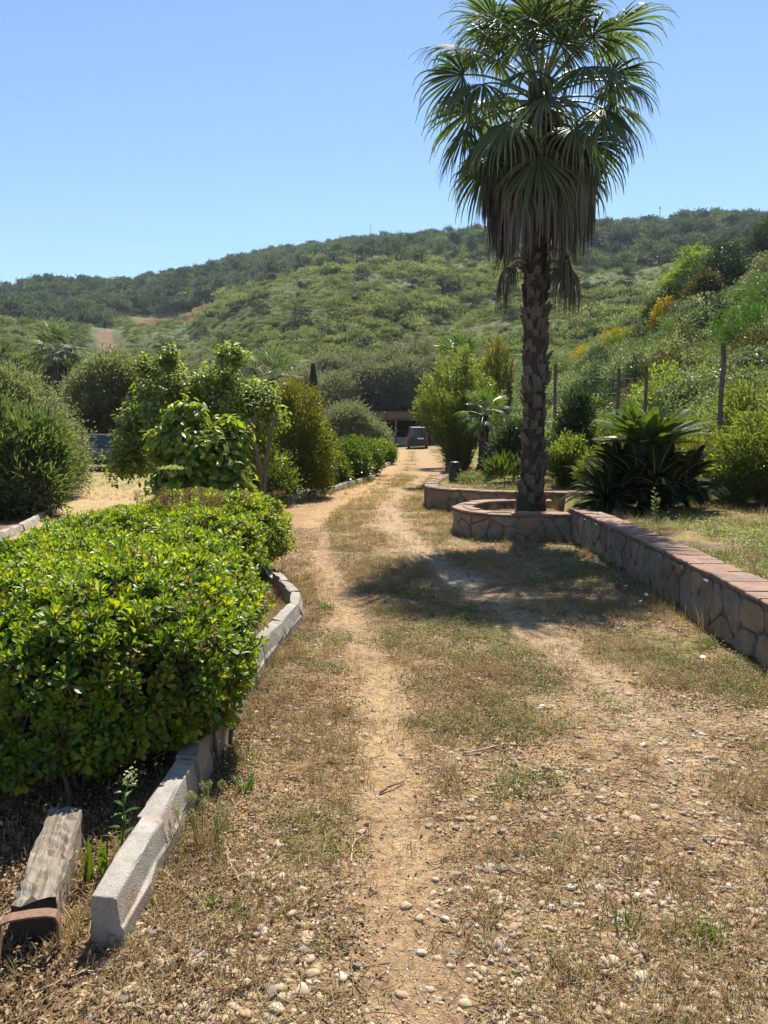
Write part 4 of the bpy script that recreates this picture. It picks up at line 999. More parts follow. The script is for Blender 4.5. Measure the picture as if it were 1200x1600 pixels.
sprigged_tree("persimmon_tree", "young tree with large glossy yellow-green leaves, right behind the hedge", (-2.62, 10.6, 0), [(.0, 0, 1.25, .52, .5, .5), (-.35, .1, .85, .5, .45, .5), (.38, 0, .85, .42, .45, .55), (0, -.1, .6, .6, .4, .4), (-.2, .1, 1.75, .36, .3, .32), (.35, .2, 1.5, .36, .3, .36), (-.5, .1, 1.35, .36, .3, .36)], M_pers, M_bark, 520, 71, .165, .085, .035)
sprigged_tree("mulberry_tree", "spreading broad-leaved green tree with long shoots, behind the young glossy-leaved tree", (-3.55, 14.6, 0), [(-.7, 0, 2.1, .85, .8, .75), (.3, .1, 2.2, .85, .8, .75), (1.15, 0, 1.9, .6, .7, .7), (-.2, 0, 1.4, 1.25, .9, .6), (-1.1, .1, 2.75, .35, .35, .35), (-.65, .0, 2.95, .30, .3, .35), (.55, 0, 3.05, .40, .3, .3), (-1.35, 0, 1.5, .5, .6, .6), (-1.5, 0, .95, .55, .6, .5), (.9, -.2, 1.1, .7, .6, .6)], M_mulb, M_bark, 1450, 72, .105, .066, .06)
# two bare limbs
mb = MB()
for P in ([(-2.0, 12.2, .2), (-2.05, 12.2, 1.0), (-2.15, 12.2, 1.5), (-2.10, 12.2, 1.85)], [(-2.0, 12.2, .3), (-1.95, 12.2, .9), (-1.85, 12.2, 1.55), (-1.74, 12.2, 1.9)]):
    V, F = tube(smooth_line(np.array(P) - [-2.0, 12.2, 0], 5), np.linspace(.032, .02, 16), 8); mb.add(V, F)
M_snag = plain("bare_wood", (.16, .125, .09), .95, nscale=14, nvar=.4, bstr=.8, bscale=40, spec=.15)
snag = tag(ob("bare_trunk", mb.mesh("bare_trunk", M_snag, True), None, (-2.0, 12.2, 0)), "forked bare grey trunk between the glossy-leaved tree and the red-tipped bush", "tree")

t, cc = tree("pomegranate_bush", "upright bush with reddish shoot tips beside the drive", "bush", (-2.15, 17.6, 0), [(0, 0, 1.75, .78, .7, .75), (.25, 0, 1.0, .80, .7, .7), (-.25, 0, .85, .80, .7, .7), (.1, 0, 2.3, .5, .5, .45), (.4, -.1, 1.55, .5, .5, .55), (.1, -.1, .4, .8, .6, .42), (.45, 0, .6, .5, .5, .5)], M_pom, M_bark, .07, .034, 1000, 24, 73, rc=.15, r0=.04, low=-.9)
mb = MB(); top = cc[(cc[:, 2] > 1.9)]; g = rng_(74); P = np.repeat(top, 5, 0) + g.normal(size=(len(top) * 5, 3)) * .08; P[:, 2] += .06; V, F = place(T_RHOMB, P, rdir(g, len(P)) + [0, 0, .8], rdir(g, len(P)), .05, .02); mb.add(V, F, np.repeat(g.random(len(P)), 4)); ob("red_shoots", mb.mesh("red_shoots", M_red), t)
tree("leafy_bush", "light green leafy bush at the kerb before the red-tipped bush", "bush", (-2.75, 15.9, 0), [(0, 0, .75, .6, .5, .55), (.35, -.1, .5, .5, .5, .45), (-.3, 0, .55, .5, .5, .5), (-.1, 0, 1.1, .4, .4, .35)], M_willow, M_bark, .07, .042, 500, 22, 75, low=-.9, rc=.13, r0=.03, tpl=T_RHOMB)
for k, (bx_, by_, s_, lab) in enumerate([(-1.75, 21.4, .62, "clipped round green bush nearest the red-tipped bush on the kerb"), (-1.15, 23.6, .72, "clipped bright green bush, middle one of the kerb row"), (-.85, 26.4, .76, "clipped green bush, third along the kerb before the olive tree"), (-.1, 34.5, .62, "small dark clipped bush inside the far curved kerb")]):
    tree("clipped_bush", lab, "bush", (bx_, by_, 0), [(0, 0, s_ * .85, s_, s_, s_ * .85), (.2, .1, s_ * .6, s_ * .8, s_ * .8, s_ * .6), (-.3, .1, s_ * .65, s_ * .8, s_ * .8, s_ * .65)], M_shrub if k < 3 else M_mulb, M_bark, .085, .055, 420, 22, 80 + k, low=-.9, rc=.12, r0=.03, group="clipped bushes along the kerb", shell=(.7, 1.04))
tree("olive_tree", "small silvery olive tree beside the end of the drive", "tree", (-1.9, 37, 0), [(0, 0, 1.7, 1.3, 1.2, 1.0), (.8, 0, 1.3, 1.1, 1, .9), (-.9, 0, 1.3, 1.1, 1, .9), (.2, 0, 2.2, .8, .8, .6), (1.5, -.2, 1.0, .7, .7, .7)], M_olive, M_bark, .14, .045, 1000, 24, 85, rc=.26, r0=.1)

# left-hand side
tree("oleander_bush", "dark oleander bush with long pointed leaves at the lane's edge", "bush", (-7.0, 14.0, 0), [(0, 0, 1.0, .95, .9, .85), (.35, -.3, .6, .75, .7, .6), (-.9, 0, 1.1, .9, .9, .9), (-.4, -.5, .6, .9, .7, .6), (.4, .1, 1.35, .5, .5, .5), (-.5, 0, 1.7, .6, .6, .45), (-.9, -.8, .6, .9, .7, .6)], M_oleander, M_bark, .16, .034, 1900, 18, 91, low=-.95, rc=.14, up=.6, r0=.04)
tree("grey_green_tree", "rounded grey-green shrubby tree rising behind the oleander", "tree", (-8.75, 17.6, 0), [(0, 0, 1.7, 1.15, 1.1, 1.15), (.7, 0, 1.2, .95, .9, .95), (-1.1, 0, 1.7, 1.1, 1, 1.1), (-.3, 0, 2.5, .8, .8, .55), (.9, 0, .7, .75, .8, .7), (-1.8, 0, 2.2, .9, .9, .7), (.2, -.2, .7, 1.0, .9, .7), (-1.2, 0, .8, 1.1, .9, .8)], M_euph, M_bark, .09, .036, 2600, 24, 92, low=-.95, rc=.18, r0=.07)
tree("dark_tree", "broad grey-green tree above the parked grey car", "tree", (-11.9, 33, 0), [(0, 0, 3.2, 1.6, 1.5, 1.3), (1.1, 0, 2.9, 1.3, 1.2, 1.1), (-1.0, 0, 2.8, 1.2, 1.2, 1.1), (.1, 0, 4.0, 1.1, 1.0, .7), (1.3, 0, 3.7, .9, .9, .6)], M_euph, M_bark_d, .15, .07, 1100, 24, 93, rc=.4, r0=.16)
tree("bronze_tree", "bronze-tinged dense tree just beyond the parked grey car", "tree", (-10.9, 32.2, 0), [(0, 0, 2.5, 1.2, 1.1, 1.0), (-.7, 0, 1.7, 1.3, 1.0, .9), (.7, 0, 1.7, 1.3, 1.0, 1.0), (1.6, 0, 1.3, 1.0, .9, .8), (-1.7, 0, 1.5, 1.0, 1.0, .9), (.2, -.8, 1.6, 1.2, .9, .7)], M_brownleaf, M_bark_d, .13, .06, 800, 22, 94, rc=.3, r0=.13)
tree("dark_tree", "dark evergreen low tree behind the spreading broad-leaved tree", "tree", (-8.2, 31, 0), [(0, 0, 2.4, 1.6, 1.2, 1.1), (1.2, 0, 1.9, 1.2, 1.0, 1.0), (-1.2, 0, 2.0, 1.2, 1.0, 1.0)], M_darktree, M_bark_d, .15, .08, 700, 22, 95, rc=.3, r0=.13)
for k, (bx_, by_, h_, lab) in enumerate([(-31, 62, 5.4, "dark evergreen tree at the picture's edge behind the fan palms"), (-24.5, 64, 4.6, "dark evergreen tree filling the gap behind the fan palms"), (-16.5, 60, 4.4, "dark evergreen tree behind the broad grey-green tree")]):
    s_ = h_ / 5; tree("dark_tree", lab, "tree", (bx_, by_, H1(bx_, by_)), [(0, 0, 3.2 * s_, 2.6 * s_, 2 * s_, 1.6 * s_), (1.8 * s_, 0, 2.6 * s_, 2 * s_, 1.8 * s_, 1.4 * s_), (-1.8 * s_, 0, 2.6 * s_, 2 * s_, 1.8 * s_, 1.4 * s_)], M_darktree, M_bark_d, .3, .13, 420, 20, 96 + k, rc=.5, r0=.16, ntw=10)
# thin cypress
cy = thing("cypress", "thin dark cypress standing by the pale fan palm", "cypress", (-5.1, 54, H1(-5.1, 54))); mb = MB(); g = rng_(101); n = 2600; h = g.random(n) * 5.8; rr = .55 * np.sin(np.pi * np.clip(.08 + .9 * h / 5.8, 0, 1)) ** .6 * (1 - .55 * h / 5.8); a = g.random(n) * 6.28
P = np.stack([rr * np.cos(a) * g.uniform(.5, 1, n), rr * np.sin(a), h + .3], 1); D = np.stack([np.cos(a) * .3, np.sin(a) * .3, np.ones(n)], 1); V, F = place(T_RHOMB, P, D, rdir(g, n), .32, .1); mb.add(V, F, np.repeat(g.random(n), 4)); ob("crown", mb.mesh("crown", M_cyp), cy)
mb = MB(); V, F = tube([(0, 0, -.2), (0, 0, 2), (0, 0, 5)], [.12, .09, .02], 7); mb.add(V, F); ob("trunk", mb.mesh("trunk", M_bark_d, True), cy)
# olive grove behind the drive: each tree on its own
g = rng_(110); protos = []
for v in range(3):
    s_ = 1.0; protos.append(tree("olive_tree", "grove", "tree", (0, 0, -500), [(0, 0, 3.2, 2.2, 2, 1.7), (1.5, 0, 2.6, 1.7, 1.6, 1.4), (-1.5, .2, 2.6, 1.8, 1.6, 1.5), (.3, 0, 4.4, 1.5, 1.4, 1.0), (-1.0, 0, 4.1, 1.3, 1.3, .9), (0, -.8, 1.7, 1.9, 1.2, 1.0)], M_olive, M_bark, .24, .08, 760, 20, 111 + v * 3, rc=.42, r0=.16, ntw=20)[0])
GROVE_S = 1.14
GROVE = [(-8.5, 80, 1.0), (-4.6, 77, 1.05), (-1.2, 79, 1.15), (2.4, 78.5, 1.2), (6.2, 79.5, 1.15), (-6.5, 86, 1.1), (-2.6, 85, 1.15), (1.2, 86, 1.2), (4.6, 86, 1.2), (8.8, 84, 1.1), (-11.5, 84, .95), (-12.5, 78, .9)]
GL = ["olive tree at the near end of the grove, below the thin cypress", "grey olive tree, second in the front row behind the shed", "tall grey olive tree standing over the shed's brown roof", "olive tree in the grove above the parked van", "olive tree of the grove half hidden by the willowy bush", "olive tree in the second row behind the cypress", "olive tree peering between the two front-row crowns", "olive tree in the back row above the shed", "back-row olive tree above the van and shed", "olive tree at the willowy bush's flank, back row", "low olive tree by the pale fan palm, back row", "low olive tree in front of the pale fan palm's hill"]
for k, (bx_, by_, s_) in enumerate(GROVE):
    s_ *= GROVE_S
    if k < 3: o = protos[k]; o.location = (bx_, by_, H1(bx_, by_) - .1); o.rotation_euler = (0, 0, k * 1.3); o.scale = (s_,) * 3; o["label"] = GL[k]; o["group"] = "olive trees in the grove behind the shed"
    else: copy_thing(protos[k % 3], (bx_, by_, H1(bx_, by_) - .1), g.random() * 6, s_, GL[k], "olive trees in the grove behind the shed")

# right-hand side
def willow(label, base, h, w, seed, n_st, mat, L=.085, Wd=.02, nl=70, nm="willow_bush", lean=.5):
    root = thing(nm, label, "bush", base); g = rng_(seed); mt = MB(); mb = MB()
    for k in range(n_st):
        a = g.random() * 6.283; r = w * g.random() ** .55; hh = h * (1 - .42 * (r / w) ** 2) * g.uniform(.72, 1.04)
        P = np.array([(.30 * w * math.cos(a) * g.random(), .30 * w * math.sin(a) * g.random(), -.05), (r * .35 * math.cos(a), r * .35 * math.sin(a), hh * .4), (r * math.cos(a) * .8, r * math.sin(a) * .8, hh * .8), (r * math.cos(a) * (1 + lean * .2), r * math.sin(a) * (1 + lean * .2), hh)])
        Q = smooth_line(P, 5); V, F = tube(Q, np.linspace(.016, .003, len(Q)), 4, False); mt.add(V, F)
        t = g.uniform(.06, 1, nl) ** .8 * (len(Q) - 1); i_ = np.minimum(t.astype(int), len(Q) - 2); f = (t - i_)[:, None]; pp = Q[i_] * (1 - f) + Q[i_ + 1] * f
        d = nrm(Q[i_ + 1] - Q[i_]); off = rdir(g, nl); pp = pp + off * (.13 * g.random(nl))[:, None]; D = off + d * .9; V, F = place(T_RHOMB, pp, D, rdir(g, nl) + [0, 0, .6], L * g.uniform(.6, 1.3, nl), Wd); mb.add(V, F, np.repeat(np.clip(.25 + .45 * g.random(nl) + .25 * (pp[:, 2] / h), 0, 1), 4))
    ob("crown", mb.mesh("crown", mat), root); ob("stems", mt.mesh("stems", M_bark, True), root); return root
willow("tall willowy many-stemmed bush beside the small fan palm", (2.2, 22.0, .25), 3.75, 1.30, 120, 170, M_willow, .095, .036, 150)
# golden conifer
gc = thing("golden_conifer", "golden-tipped conifer with upright sprays behind the willowy bush", "conifer", (4.25, 28.5, H1(4.25, 28.5))); mb = MB(); g = rng_(121)
for k in range(60):
    a = g.random() * 6.283; r = .85 * g.random() ** .5; tp = np.array([r * math.cos(a), r * math.sin(a), 5.1 - 1.6 * (r / .85) ** 2 - g.random() * .5]); bt = tp * [.55, .55, 0] + [0, 0, 1.2]; n = 70; f = g.random(n)[:, None] ** .7
    P = bt + (tp - bt) * f + g.normal(size=(n, 3)) * .09 * (1.2 - f); D = nrm(tp - bt) + rdir(g, n) * .45; V, F = place(T_RHOMB, P, D, rdir(g, n), .17, .05); mb.add(V, F, np.repeat(np.clip((f[:, 0] - .45) * 1.5 + g.normal(size=n) * .12, 0, 1), 4))
ob("crown", mb.mesh("crown", M_gold), gc); mb = MB(); V, F = tube([(0, 0, -.2), (0, 0, 2.5), (0, 0, 4)], [.12, .09, .03], 7); mb.add(V, F); ob("trunk", mb.mesh("trunk", M_bark_d, True), gc)
tree("dark_shrub", "dark glossy shrub just behind the palm trunk above the stone wall", "bush", (3.0, 17.2, .4), [(0, 0, .55, .6, .5, .55), (.45, .1, .5, .5, .5, .5), (.1, .1, 1.0, .4, .4, .4)], M_darktree, M_bark_d, .10, .05, 340, 20, 122, rc=.13, r0=.03)
tree("dark_shrub", "narrow dark shrub between the palm trunk and the fence post", "bush", (4.05, 16.0, .4), [(0, 0, .7, .35, .4, .7), (.1, .1, 1.35, .32, .4, .6)], M_darktree, M_bark_d, .11, .05, 240, 20, 123, rc=.13, r0=.03)
tree("yucca_clump", "spiky pale clump of leaves on the bed behind the palm planter", "plant", (2.55, 15.6, .4), [(0, 0, .22, .35, .3, .22)], M_willow, M_bark, .30, .022, 40, 9, 124, rc=.05, r0=.02, up=.9, ntw=2)
tree("low_plant", "low grey plant at the foot of the black urn", "plant", (2.0, 16.6, .4), [(0, 0, .1, .3, .25, .12)], M_euph, M_bark, .09, .02, 50, 14, 125, rc=.06, r0=.01, ntw=2)
willow("soft light green bush tangled with reddish stems behind the fence post", (7.1, 14.3, .6), 2.1, 1.0, 126, 110, M_willow, .10, .032, 90, "wild_bush")
willow("tall soft green bush at the picture's edge beside the cycad mound", (6.2, 11.6, .45), 1.75, .85, 127, 90, M_willow, .10, .03, 90, "wild_bush")
willow("leafy wild bush low behind the cycad's mound", (5.4, 12.8, .45), 1.25, .7, 128, 70, M_pom, .08, .025, 60, "wild_bush")
willow("feathery yellow-green grassy bush between palm trunk and cycad", (4.75, 17.6, .42), 1.55, .95, 129, 110, M_willow, .14, .02, 80, "wild_bush")
willow("yellow-green wild bush right of the feathery one behind the cycad crown", (6.0, 18.5, .45), 1.8, 1.1, 130, 100, M_euph, .11, .032, 80, "wild_bush")

for k, (lab, x_, y_, h_, w_, mt_, L_, W_) in enumerate([
    ("pale leafy shrub just beside the palm trunk above the angled wall", 3.75, 15.0, 1.15, .55, M_willow, .07, .04),
    ("low yellow-green tuft of tall grass behind the cycad offset", 4.1, 13.2, .85, .6, M_willow, .12, .014),
    ("bushy green growth at the cycad mound's back", 4.9, 14.4, 1.2, .8, M_pom, .08, .03),
    ("tangle of reddish-brown stems and leaves beside the tall fence post", 6.5, 12.6, 1.5, .75, M_brownleaf, .07, .022),
    ("green leafy growth at the fence post's foot", 5.7, 12.0, 1.0, .6, M_mulb, .07, .035),
    ("soft green thicket at the picture's edge below the slope", 7.6, 12.6, 1.7, .9, M_willow, .09, .025),
    ("dark leafy shrub low at the picture's edge behind the bed's grass", 6.7, 10.9, .95, .7, M_mulb, .07, .035),
    ("dense bramble-like bush between the two fence posts behind the cycad", 6.9, 16.0, 1.5, 1.1, M_euph, .08, .04),
    ("dense leafy bush behind the narrow dark shrub", 5.0, 20.5, 1.9, 1.2, M_euph, .09, .045),
    ("dense leafy bush between the small fan palm and the trunk", 3.7, 20.6, 1.7, .9, M_euph, .09, .045)]):
    willow(lab, (x_, y_, H1(x_, y_) - .02), h_, w_, 340 + k, 90, mt_, L_, W_, 90, "wild_bush")
# ------------------------------------------------------------------ slope and hill vegetation
M_bramble = leaf_mat("bramble_leaf", (.055, .08, .034), (.135, .172, .076), (.28, .32, .175), trans=.34, rough=.52, tint=(1.25, 1.3, .5), spec=.6, orand=.5)
M_scrub = leaf_mat("scrub_leaf", (.075, .10, .045), (.17, .20, .088), (.27, .285, .13), trans=.36, rough=.6, orand=1.1)
M_wood = leaf_mat("far_wood_leaf", (.036, .062, .03), (.078, .115, .052), (.15, .19, .085), trans=.26, rough=.6, orand=.9)
M_euca = leaf_mat("pale_tree_leaf", (.045, .062, .038), (.088, .112, .068), (.165, .185, .12), trans=.2, rough=.55, orand=.5)
M_broom = leaf_mat("broom_flower", (.22, .20, .02), (.55, .42, .02), (.72, .56, .04), trans=.25, rough=.6, tint=(1.1, 1.05, .5))
M_fenn = leaf_mat("fennel_leaf", (.05, .11, .015), (.10, .20, .025), (.20, .32, .05), trans=.45, rough=.5, tint=(1.2, 1.3, .4))
def blob(name, seed, lobes, mat, ncl, nl, L, Wd, rc, trunk=None, bark=None, **kw):
    mb = MB(); crown(mb, lobes, ncl, nl, L, Wd, seed, rc=rc, **kw)
    if trunk:
        V, F = tube([(0, 0, -.4), (0, 0, trunk[1] * .5), (.05, 0, trunk[1])], [trunk[0] * 1.2, trunk[0], trunk[0] * .5], 6); mb.add(V, F, .3, 1)
    return mb.mesh(name, [mat, bark or M_bark_d])
def lob(g, n, w, h, z):
    return [(g.normal() * w * .45, g.normal() * w * .45, z + g.uniform(-.2, .4) * h, w * g.uniform(.5, .8), w * g.uniform(.5, .8), h * g.uniform(.5, .8)) for _ in range(n)]
g = rng_(200)
BR = [proto("bramble_%02d" % k, blob("bramble", 210 + k, lob(g, 4, 1.0, .6, .35), M_bramble, 110, 9, .10, .06, .13, low=-.1)) for k in range(5)]
SC = [proto("scrub_%02d" % k, blob("scrub", 220 + k, lob(g, 3, 1.0, .5, .25), M_scrub, 60, 6, .24, .11, .16, low=-.05)) for k in range(6)]
WD = [proto("woodtree_%02d" % k, blob("woodtree", 230 + k, lob(g, 4, 1.7, 1.2, 2.2), M_wood, 80, 7, .42, .22, .32, (.16, 2), low=-.3)) for k in range(6)]
C_br = hidden_coll("brambles", BR); C_sc = hidden_coll("scrubs", SC); C_wd = hidden_coll("woodtrees", WD)
# bramble thicket over the near slope
n = 5200; yy = 11 * (85 / 11) ** (g.random(n) ** .8); xx = 5.6 + .03 * yy + (g.random(n) ** 1.15) * (.80 * yy + 6)
ok = (xx > 5.2 + .035 * yy + (yy < 16) * 1.6) & (xx / yy < .80) & (fbm(xx * .25, yy * .25, 3) > .36); xx, yy = xx[ok], yy[ok]; n = len(xx)
tag(scatter("bramble_thicket", C_br, np.stack([xx, yy, H(xx, yy, False) - .1], 1), rrot(g, n, .15), g.uniform(.55, 1.3, n) * (.75 + .5 * sstep(15, 50, yy)), g.integers(0, 5, n)), kind="stuff")
# scrub over the hills
n = 60000; yy = 72 * (560 / 72) ** g.random(n); uu = g.uniform(-.72, .72, n); xx = uu * yy
f1 = fbm(xx * .05 + 11, yy * .05, 4); ok = (f1 > .42) | (g.random(n) < .75)
ok &= ~((uu > -.335) & (uu < -.212) & (yy > 240) & (yy < 306)); ok &= poly_dist(xx, yy, [(-56, 150), (-66, 180), (-78, 210), (-86, 235), (-84, 252), (-74, 268)]) > 5
ok &= ~((xx < 12) & (yy < 84) & (xx > -16))
xx, yy, f1 = xx[ok], yy[ok], f1[ok]; n = len(xx)
tag(scatter("hillside_scrub", C_sc, np.stack([xx, yy, H(xx, yy, False) - .15], 1), rrot(g, n, .12), g.uniform(.35, 1.0, n) * (.62 + yy / 330) * (.55 + .8 * sstep(.42, .62, f1)) * (1 + 1.3 * g.random(n) ** 7), g.integers(0, 6, n)), kind="stuff")
# far woods
n = 20000; yy = 240 + 340 * g.random(n); uu = g.uniform(-.72, .72, n); xx = uu * yy
f2 = fbm(xx * .018 + 50, yy * .018 + 9, 4)
dens = sstep(.40, .55, f2) * .75 + .12; dens = np.where((uu < .02) & (yy > 330), np.maximum(dens, 1.1), dens); dens = np.where((uu > .10) & (yy > 300), np.maximum(dens, .85), dens); dens = np.where((uu < -.15) & (yy > 300), np.maximum(dens, 1.0), dens)
dens = np.where((np.abs(uu + .05) < .22) & (yy < 300), dens * .12, dens); dens = np.where((uu > -.36) & (uu < -.20) & (yy < 305), 0, dens)
ok = g.random(n) < dens * .55; xx, yy = xx[ok], yy[ok]; n = len(xx)
tag(scatter("far_woods", C_wd, np.stack([xx, yy, H(xx, yy, False) - .3], 1), rrot(g, n, .06), g.uniform(.8, 1.0, n) + g.random(n) ** 3 * 1.3, g.integers(0, 6, n)), kind="stuff")

def far_tree(name, label, loc, me, sc, group=None, cat="tree", rz=0):
    o = ob(name, me, None, loc, (0, 0, rz), sc); return tag(o, label, cat, group)
def two_part(name, label, cat, loc, lobes, mat, L, Wd, ncl, nl, rc, seed, tr=(.2, 2.), group=None, **kw):
    root = thing(name, label, cat, loc, 0, group); mb = MB(); crown(mb, lobes, ncl, nl, L, Wd, seed, rc=rc, **kw); ob("crown", mb.mesh("crown", mat), root)
    mt = MB(); V, F = tube([(0, 0, -.5), (0.03, 0, tr[1] * .5), (0, .02, tr[1])], [tr[0] * 1.2, tr[0], tr[0] * .4], 7); mt.add(V, F); ob("trunk", mt.mesh("trunk", M_bark_d, True), root); return root
# row of tall pale trees under the ridge
src = []
for v in range(3): src.append(two_part("ridge_tree", "x", "tree", (0, 0, -500), lob(rng_(240 + v), 5, 3.0, 3.6, 7.5), M_euca, .75, .35, 260, 8, .7, 243 + v, (.35, 8), low=-.8))
g = rng_(250); k = 0
for u_, y_ in [(.262, 292), (.276, 286), (.289, 293), (.301, 285), (.312, 290), (.322, 284), (.333, 287), (.345, 282), (.357, 284), (.369, 280), (.381, 278), (.394, 276), (.407, 273), (.419, 270), (.137, 248), (.152, 252), (.095, 262), (.115, 256)]:
    x_ = u_ * y_; loc = (x_, y_, H1(x_, y_) - .3); s_ = g.uniform(.8, 1.15) * (1.0 if u_ > .2 else .62)
    lab = "tall grey-green tree in the row below the ridge beyond the big palm" if u_ > .2 else "loose grey-green tree on the hillside left of the palm's skirt"
    gr = "row of tall trees below the ridge" if u_ > .2 else "loose trees on the hillside beside the palm"
    if k < 3: o = src[k]; o.location = loc; o.scale = (s_,) * 3; o["label"] = lab; o["group"] = gr
    else: copy_thing(src[k % 3], loc, g.random() * 6, s_, lab, gr)
    k += 1
# dark round bushes dotted over the grassy hill
bm = blob("hill_bush", 260, lob(rng_(261), 4, 1.4, 1.0, .8), M_darktree, 170, 8, .28, .14, .24, low=-.1)
g = rng_(262)
for x_, y_ in [(-17.1, 156), (-8.4, 142), (-27, 170), (-30, 182), (3, 150), (12, 160), (-3, 168), (20, 170), (-20, 188), (8, 186), (30, 190), (-38, 195), (-12, 128), (-2, 132), (6, 126), (-20, 136), (14, 134), (26, 150), (34, 166), (-6, 196), (22, 205), (40, 200), (-34, 160), (2, 208), (-14, 205), (33, 118), (38, 128), (30, 104), (44, 140), (40, 150), (52, 160), (47, 172), (58, 182), (36, 96), (50, 128), (63, 198), (55, 205), (70, 215), (46, 190), (28, 120), (60, 150)]:
    far_tree("hill_bush", "dark round bush dotted on the grassy hill behind the olive grove", (x_, y_, H1(x_, y_) - .2), bm, (g.uniform(.8, 1.5), g.uniform(.8, 1.4), g.uniform(.7, 1.2)), "dark bushes on the grassy hill", "bush", g.random() * 6)
# dark wood above the earth benches
wm = blob("dark_wood_tree", 265, lob(rng_(266), 5, 2.4, 2.6, 4.6), M_darktree, 220, 8, .55, .28, .5, (.3, 4), low=-.6)
for x_, y_ in [(-112, 322), (-107, 326), (-102, 322), (-97, 327), (-119, 326), (-125, 330), (-92, 324), (-131, 327), (-138, 333), (-110, 334), (-100, 336)]:
    far_tree("dark_wood_tree", "dark tree in the clump beside the cut earth benches", (x_, y_, H1(x_, y_) - .3), wm, g.uniform(.8, 1.2), "dark clump beside the earth benches", "tree", g.random() * 6)
two_part("round_tree", "light green round tree just above the cut earth benches", "tree", (-86, 330, H1(-86, 330)), lob(rng_(268), 5, 3.0, 2.2, 3.6), M_shrub, .5, .28, 240, 8, .55, 269, (.3, 4))
# the slope's own trees and bushes
S1 = [("dark_tree", "dark glossy tree on the slope above the yellow broom", (21.6, 57), 4.8, M_darktree), ("dark_tree", "large dark tree at the top of the bramble slope", (26.2, 59), 5.6, M_darktree), ("slope_tree", "olive-green leafy tree high on the bramble slope", (25.4, 62.5), 6.6, M_mulb), ("slope_tree", "pale yellow-green tree between the dark trees of the slope", (22.6, 53.5), 3.6, M_brownleaf), ("dark_tree", "dark tree near the skyline at the picture's edge", (37, 70), 5.2, M_darktree), ("slope_tree", "grey-leaved tree crowning the slope behind the dark trees", (33, 66), 6.0, M_euca)]
for k, (nm, lab, (x_, y_), h_, mt_) in enumerate(S1):
    s_ = h_ / 5; tree(nm, lab, "tree", (x_, y_, H1(x_, y_) - .2), [(0, 0, 2.6 * s_, 1.6 * s_, 1.5 * s_, 1.4 * s_), (.9 * s_, 0, 2.2 * s_, 1.2 * s_, 1.1 * s_, 1.2 * s_), (-1.0 * s_, .1, 2.0 * s_, 1.2 * s_, 1.1 * s_, 1.2 * s_), (.1, 0, 3.9 * s_, 1.0 * s_, 1.0 * s_, .9 * s_), (-.3, -.4, 1.1 * s_, 1.3 * s_, 1.1 * s_, .9 * s_)], mt_, M_bark_d, .22, .11, 420, 20, 270 + k * 2, rc=.34, r0=.12, ntw=16)
for k, (lab, x_, y_, w_, h_) in enumerate([("rounded yellow flowering broom, larger of the low pair on the slope", 23.4, 74, 1.9, 2.6), ("smaller yellow flowering broom beside the larger one", 20.2, 74, 1.5, 2.3), ("tall yellow flowering broom leaning on the dark tree", 20.6, 55.5, .9, 3.6)]):
    t, cc = tree("broom_bush", lab, "bush", (x_, y_, H1(x_, y_) - .2), [(0, 0, h_ * .55, w_, w_ * .8, h_ * .5), (w_ * .4, 0, h_ * .45, w_ * .7, w_ * .7, h_ * .4), (-w_ * .5, 0, h_ * .45, w_ * .7, w_ * .7, h_ * .4)], M_broom, M_bark_d, .16, .07, 240, 20, 290 + k * 2, rc=.24, r0=.05, ntw=10)
for k, (lab, x_, y_, h_, w_) in enumerate([("bright green feathery fennel arching over the fence post", 13.2, 27.0, 2.5, 1.5), ("bright feathery fennel clump at the picture's edge, up the slope", 17.3, 33.0, 2.7, 1.7), ("smaller bright fennel among the brambles below the dark trees", 17.0, 43.5, 2.0, 1.6), ("bright fennel in the brambles beside the bronze thicket", 14.8, 38.5, 1.8, 1.5)]):
    willow(lab, (x_, y_, H1(x_, y_) - .1), h_, w_, 300 + k, 150, M_fenn, .16, .010, 70, "fennel_clump", .9)
for k, (lab, x_, y_, h_, w_, mt_) in enumerate([("bronze-tinged feathery bush above the twin fence posts", 11.9, 31, 2.2, 1.4, M_brownleaf), ("olive-brown bush among the brambles above the cycad", 9.6, 27, 1.8, 1.2, M_brownleaf), ("blue-green feathery bush under the dark slope trees", 21.2, 52, 2.6, 1.6, M_euca), ("light green leafy bush between palm trunk and broom", 15.2, 66, 2.6, 2.0, M_shrub), ("light green leafy bush climbing the slope beside the tall broom", 20.0, 63, 3.0, 1.9, M_shrub)]):
    willow(lab, (x_, y_, H1(x_, y_) - .1), h_, w_, 310 + k, 120, mt_, .15, .03, 70, "slope_bush", .6)
# skyline: lone pine, masts, houses
two_part("umbrella_pine", "lone dark pine standing up from the right-hand skyline", "tree", (144, 346, H1(144, 346)), [(0, 0, 4.8, 2.0, 2.0, 1.3), (1.1, 0, 5.2, 1.4, 1.4, 1.0), (-.8, 0, 4.4, 1.5, 1.5, 1.0)], M_darktree, .5, .25, 160, 8, .4, 320, (.25, 4.5))
M_mast = plain("mast_steel", (.30, .31, .33), .5, .3)
def mast(lab, x_, y_, h_):
    root = thing("radio_mast", lab, "mast", (x_, y_, H1(x_, y_))); mb = MB(); V, F = tube([(0, 0, -1), (0, 0, h_ * .5), (0, 0, h_)], [.22, .18, .10], 6); mb.add(V, F); ob("pole", mb.mesh("pole", M_mast), root)
    mb = MB(); V, F = box(-.5, .5, -.1, .1, h_ * .9, h_ * .93); mb.add(V, F); ob("crossarm", mb.mesh("crossarm", M_mast), root)
mast("thin radio mast on the ridge beyond the big palm's trunk", 124, 345, 13); mast("thin distant mast on the wooded far ridge crest", -9, 520, 14); mast("second thin mast, shorter, on the wooded far ridge", -30, 520, 9)
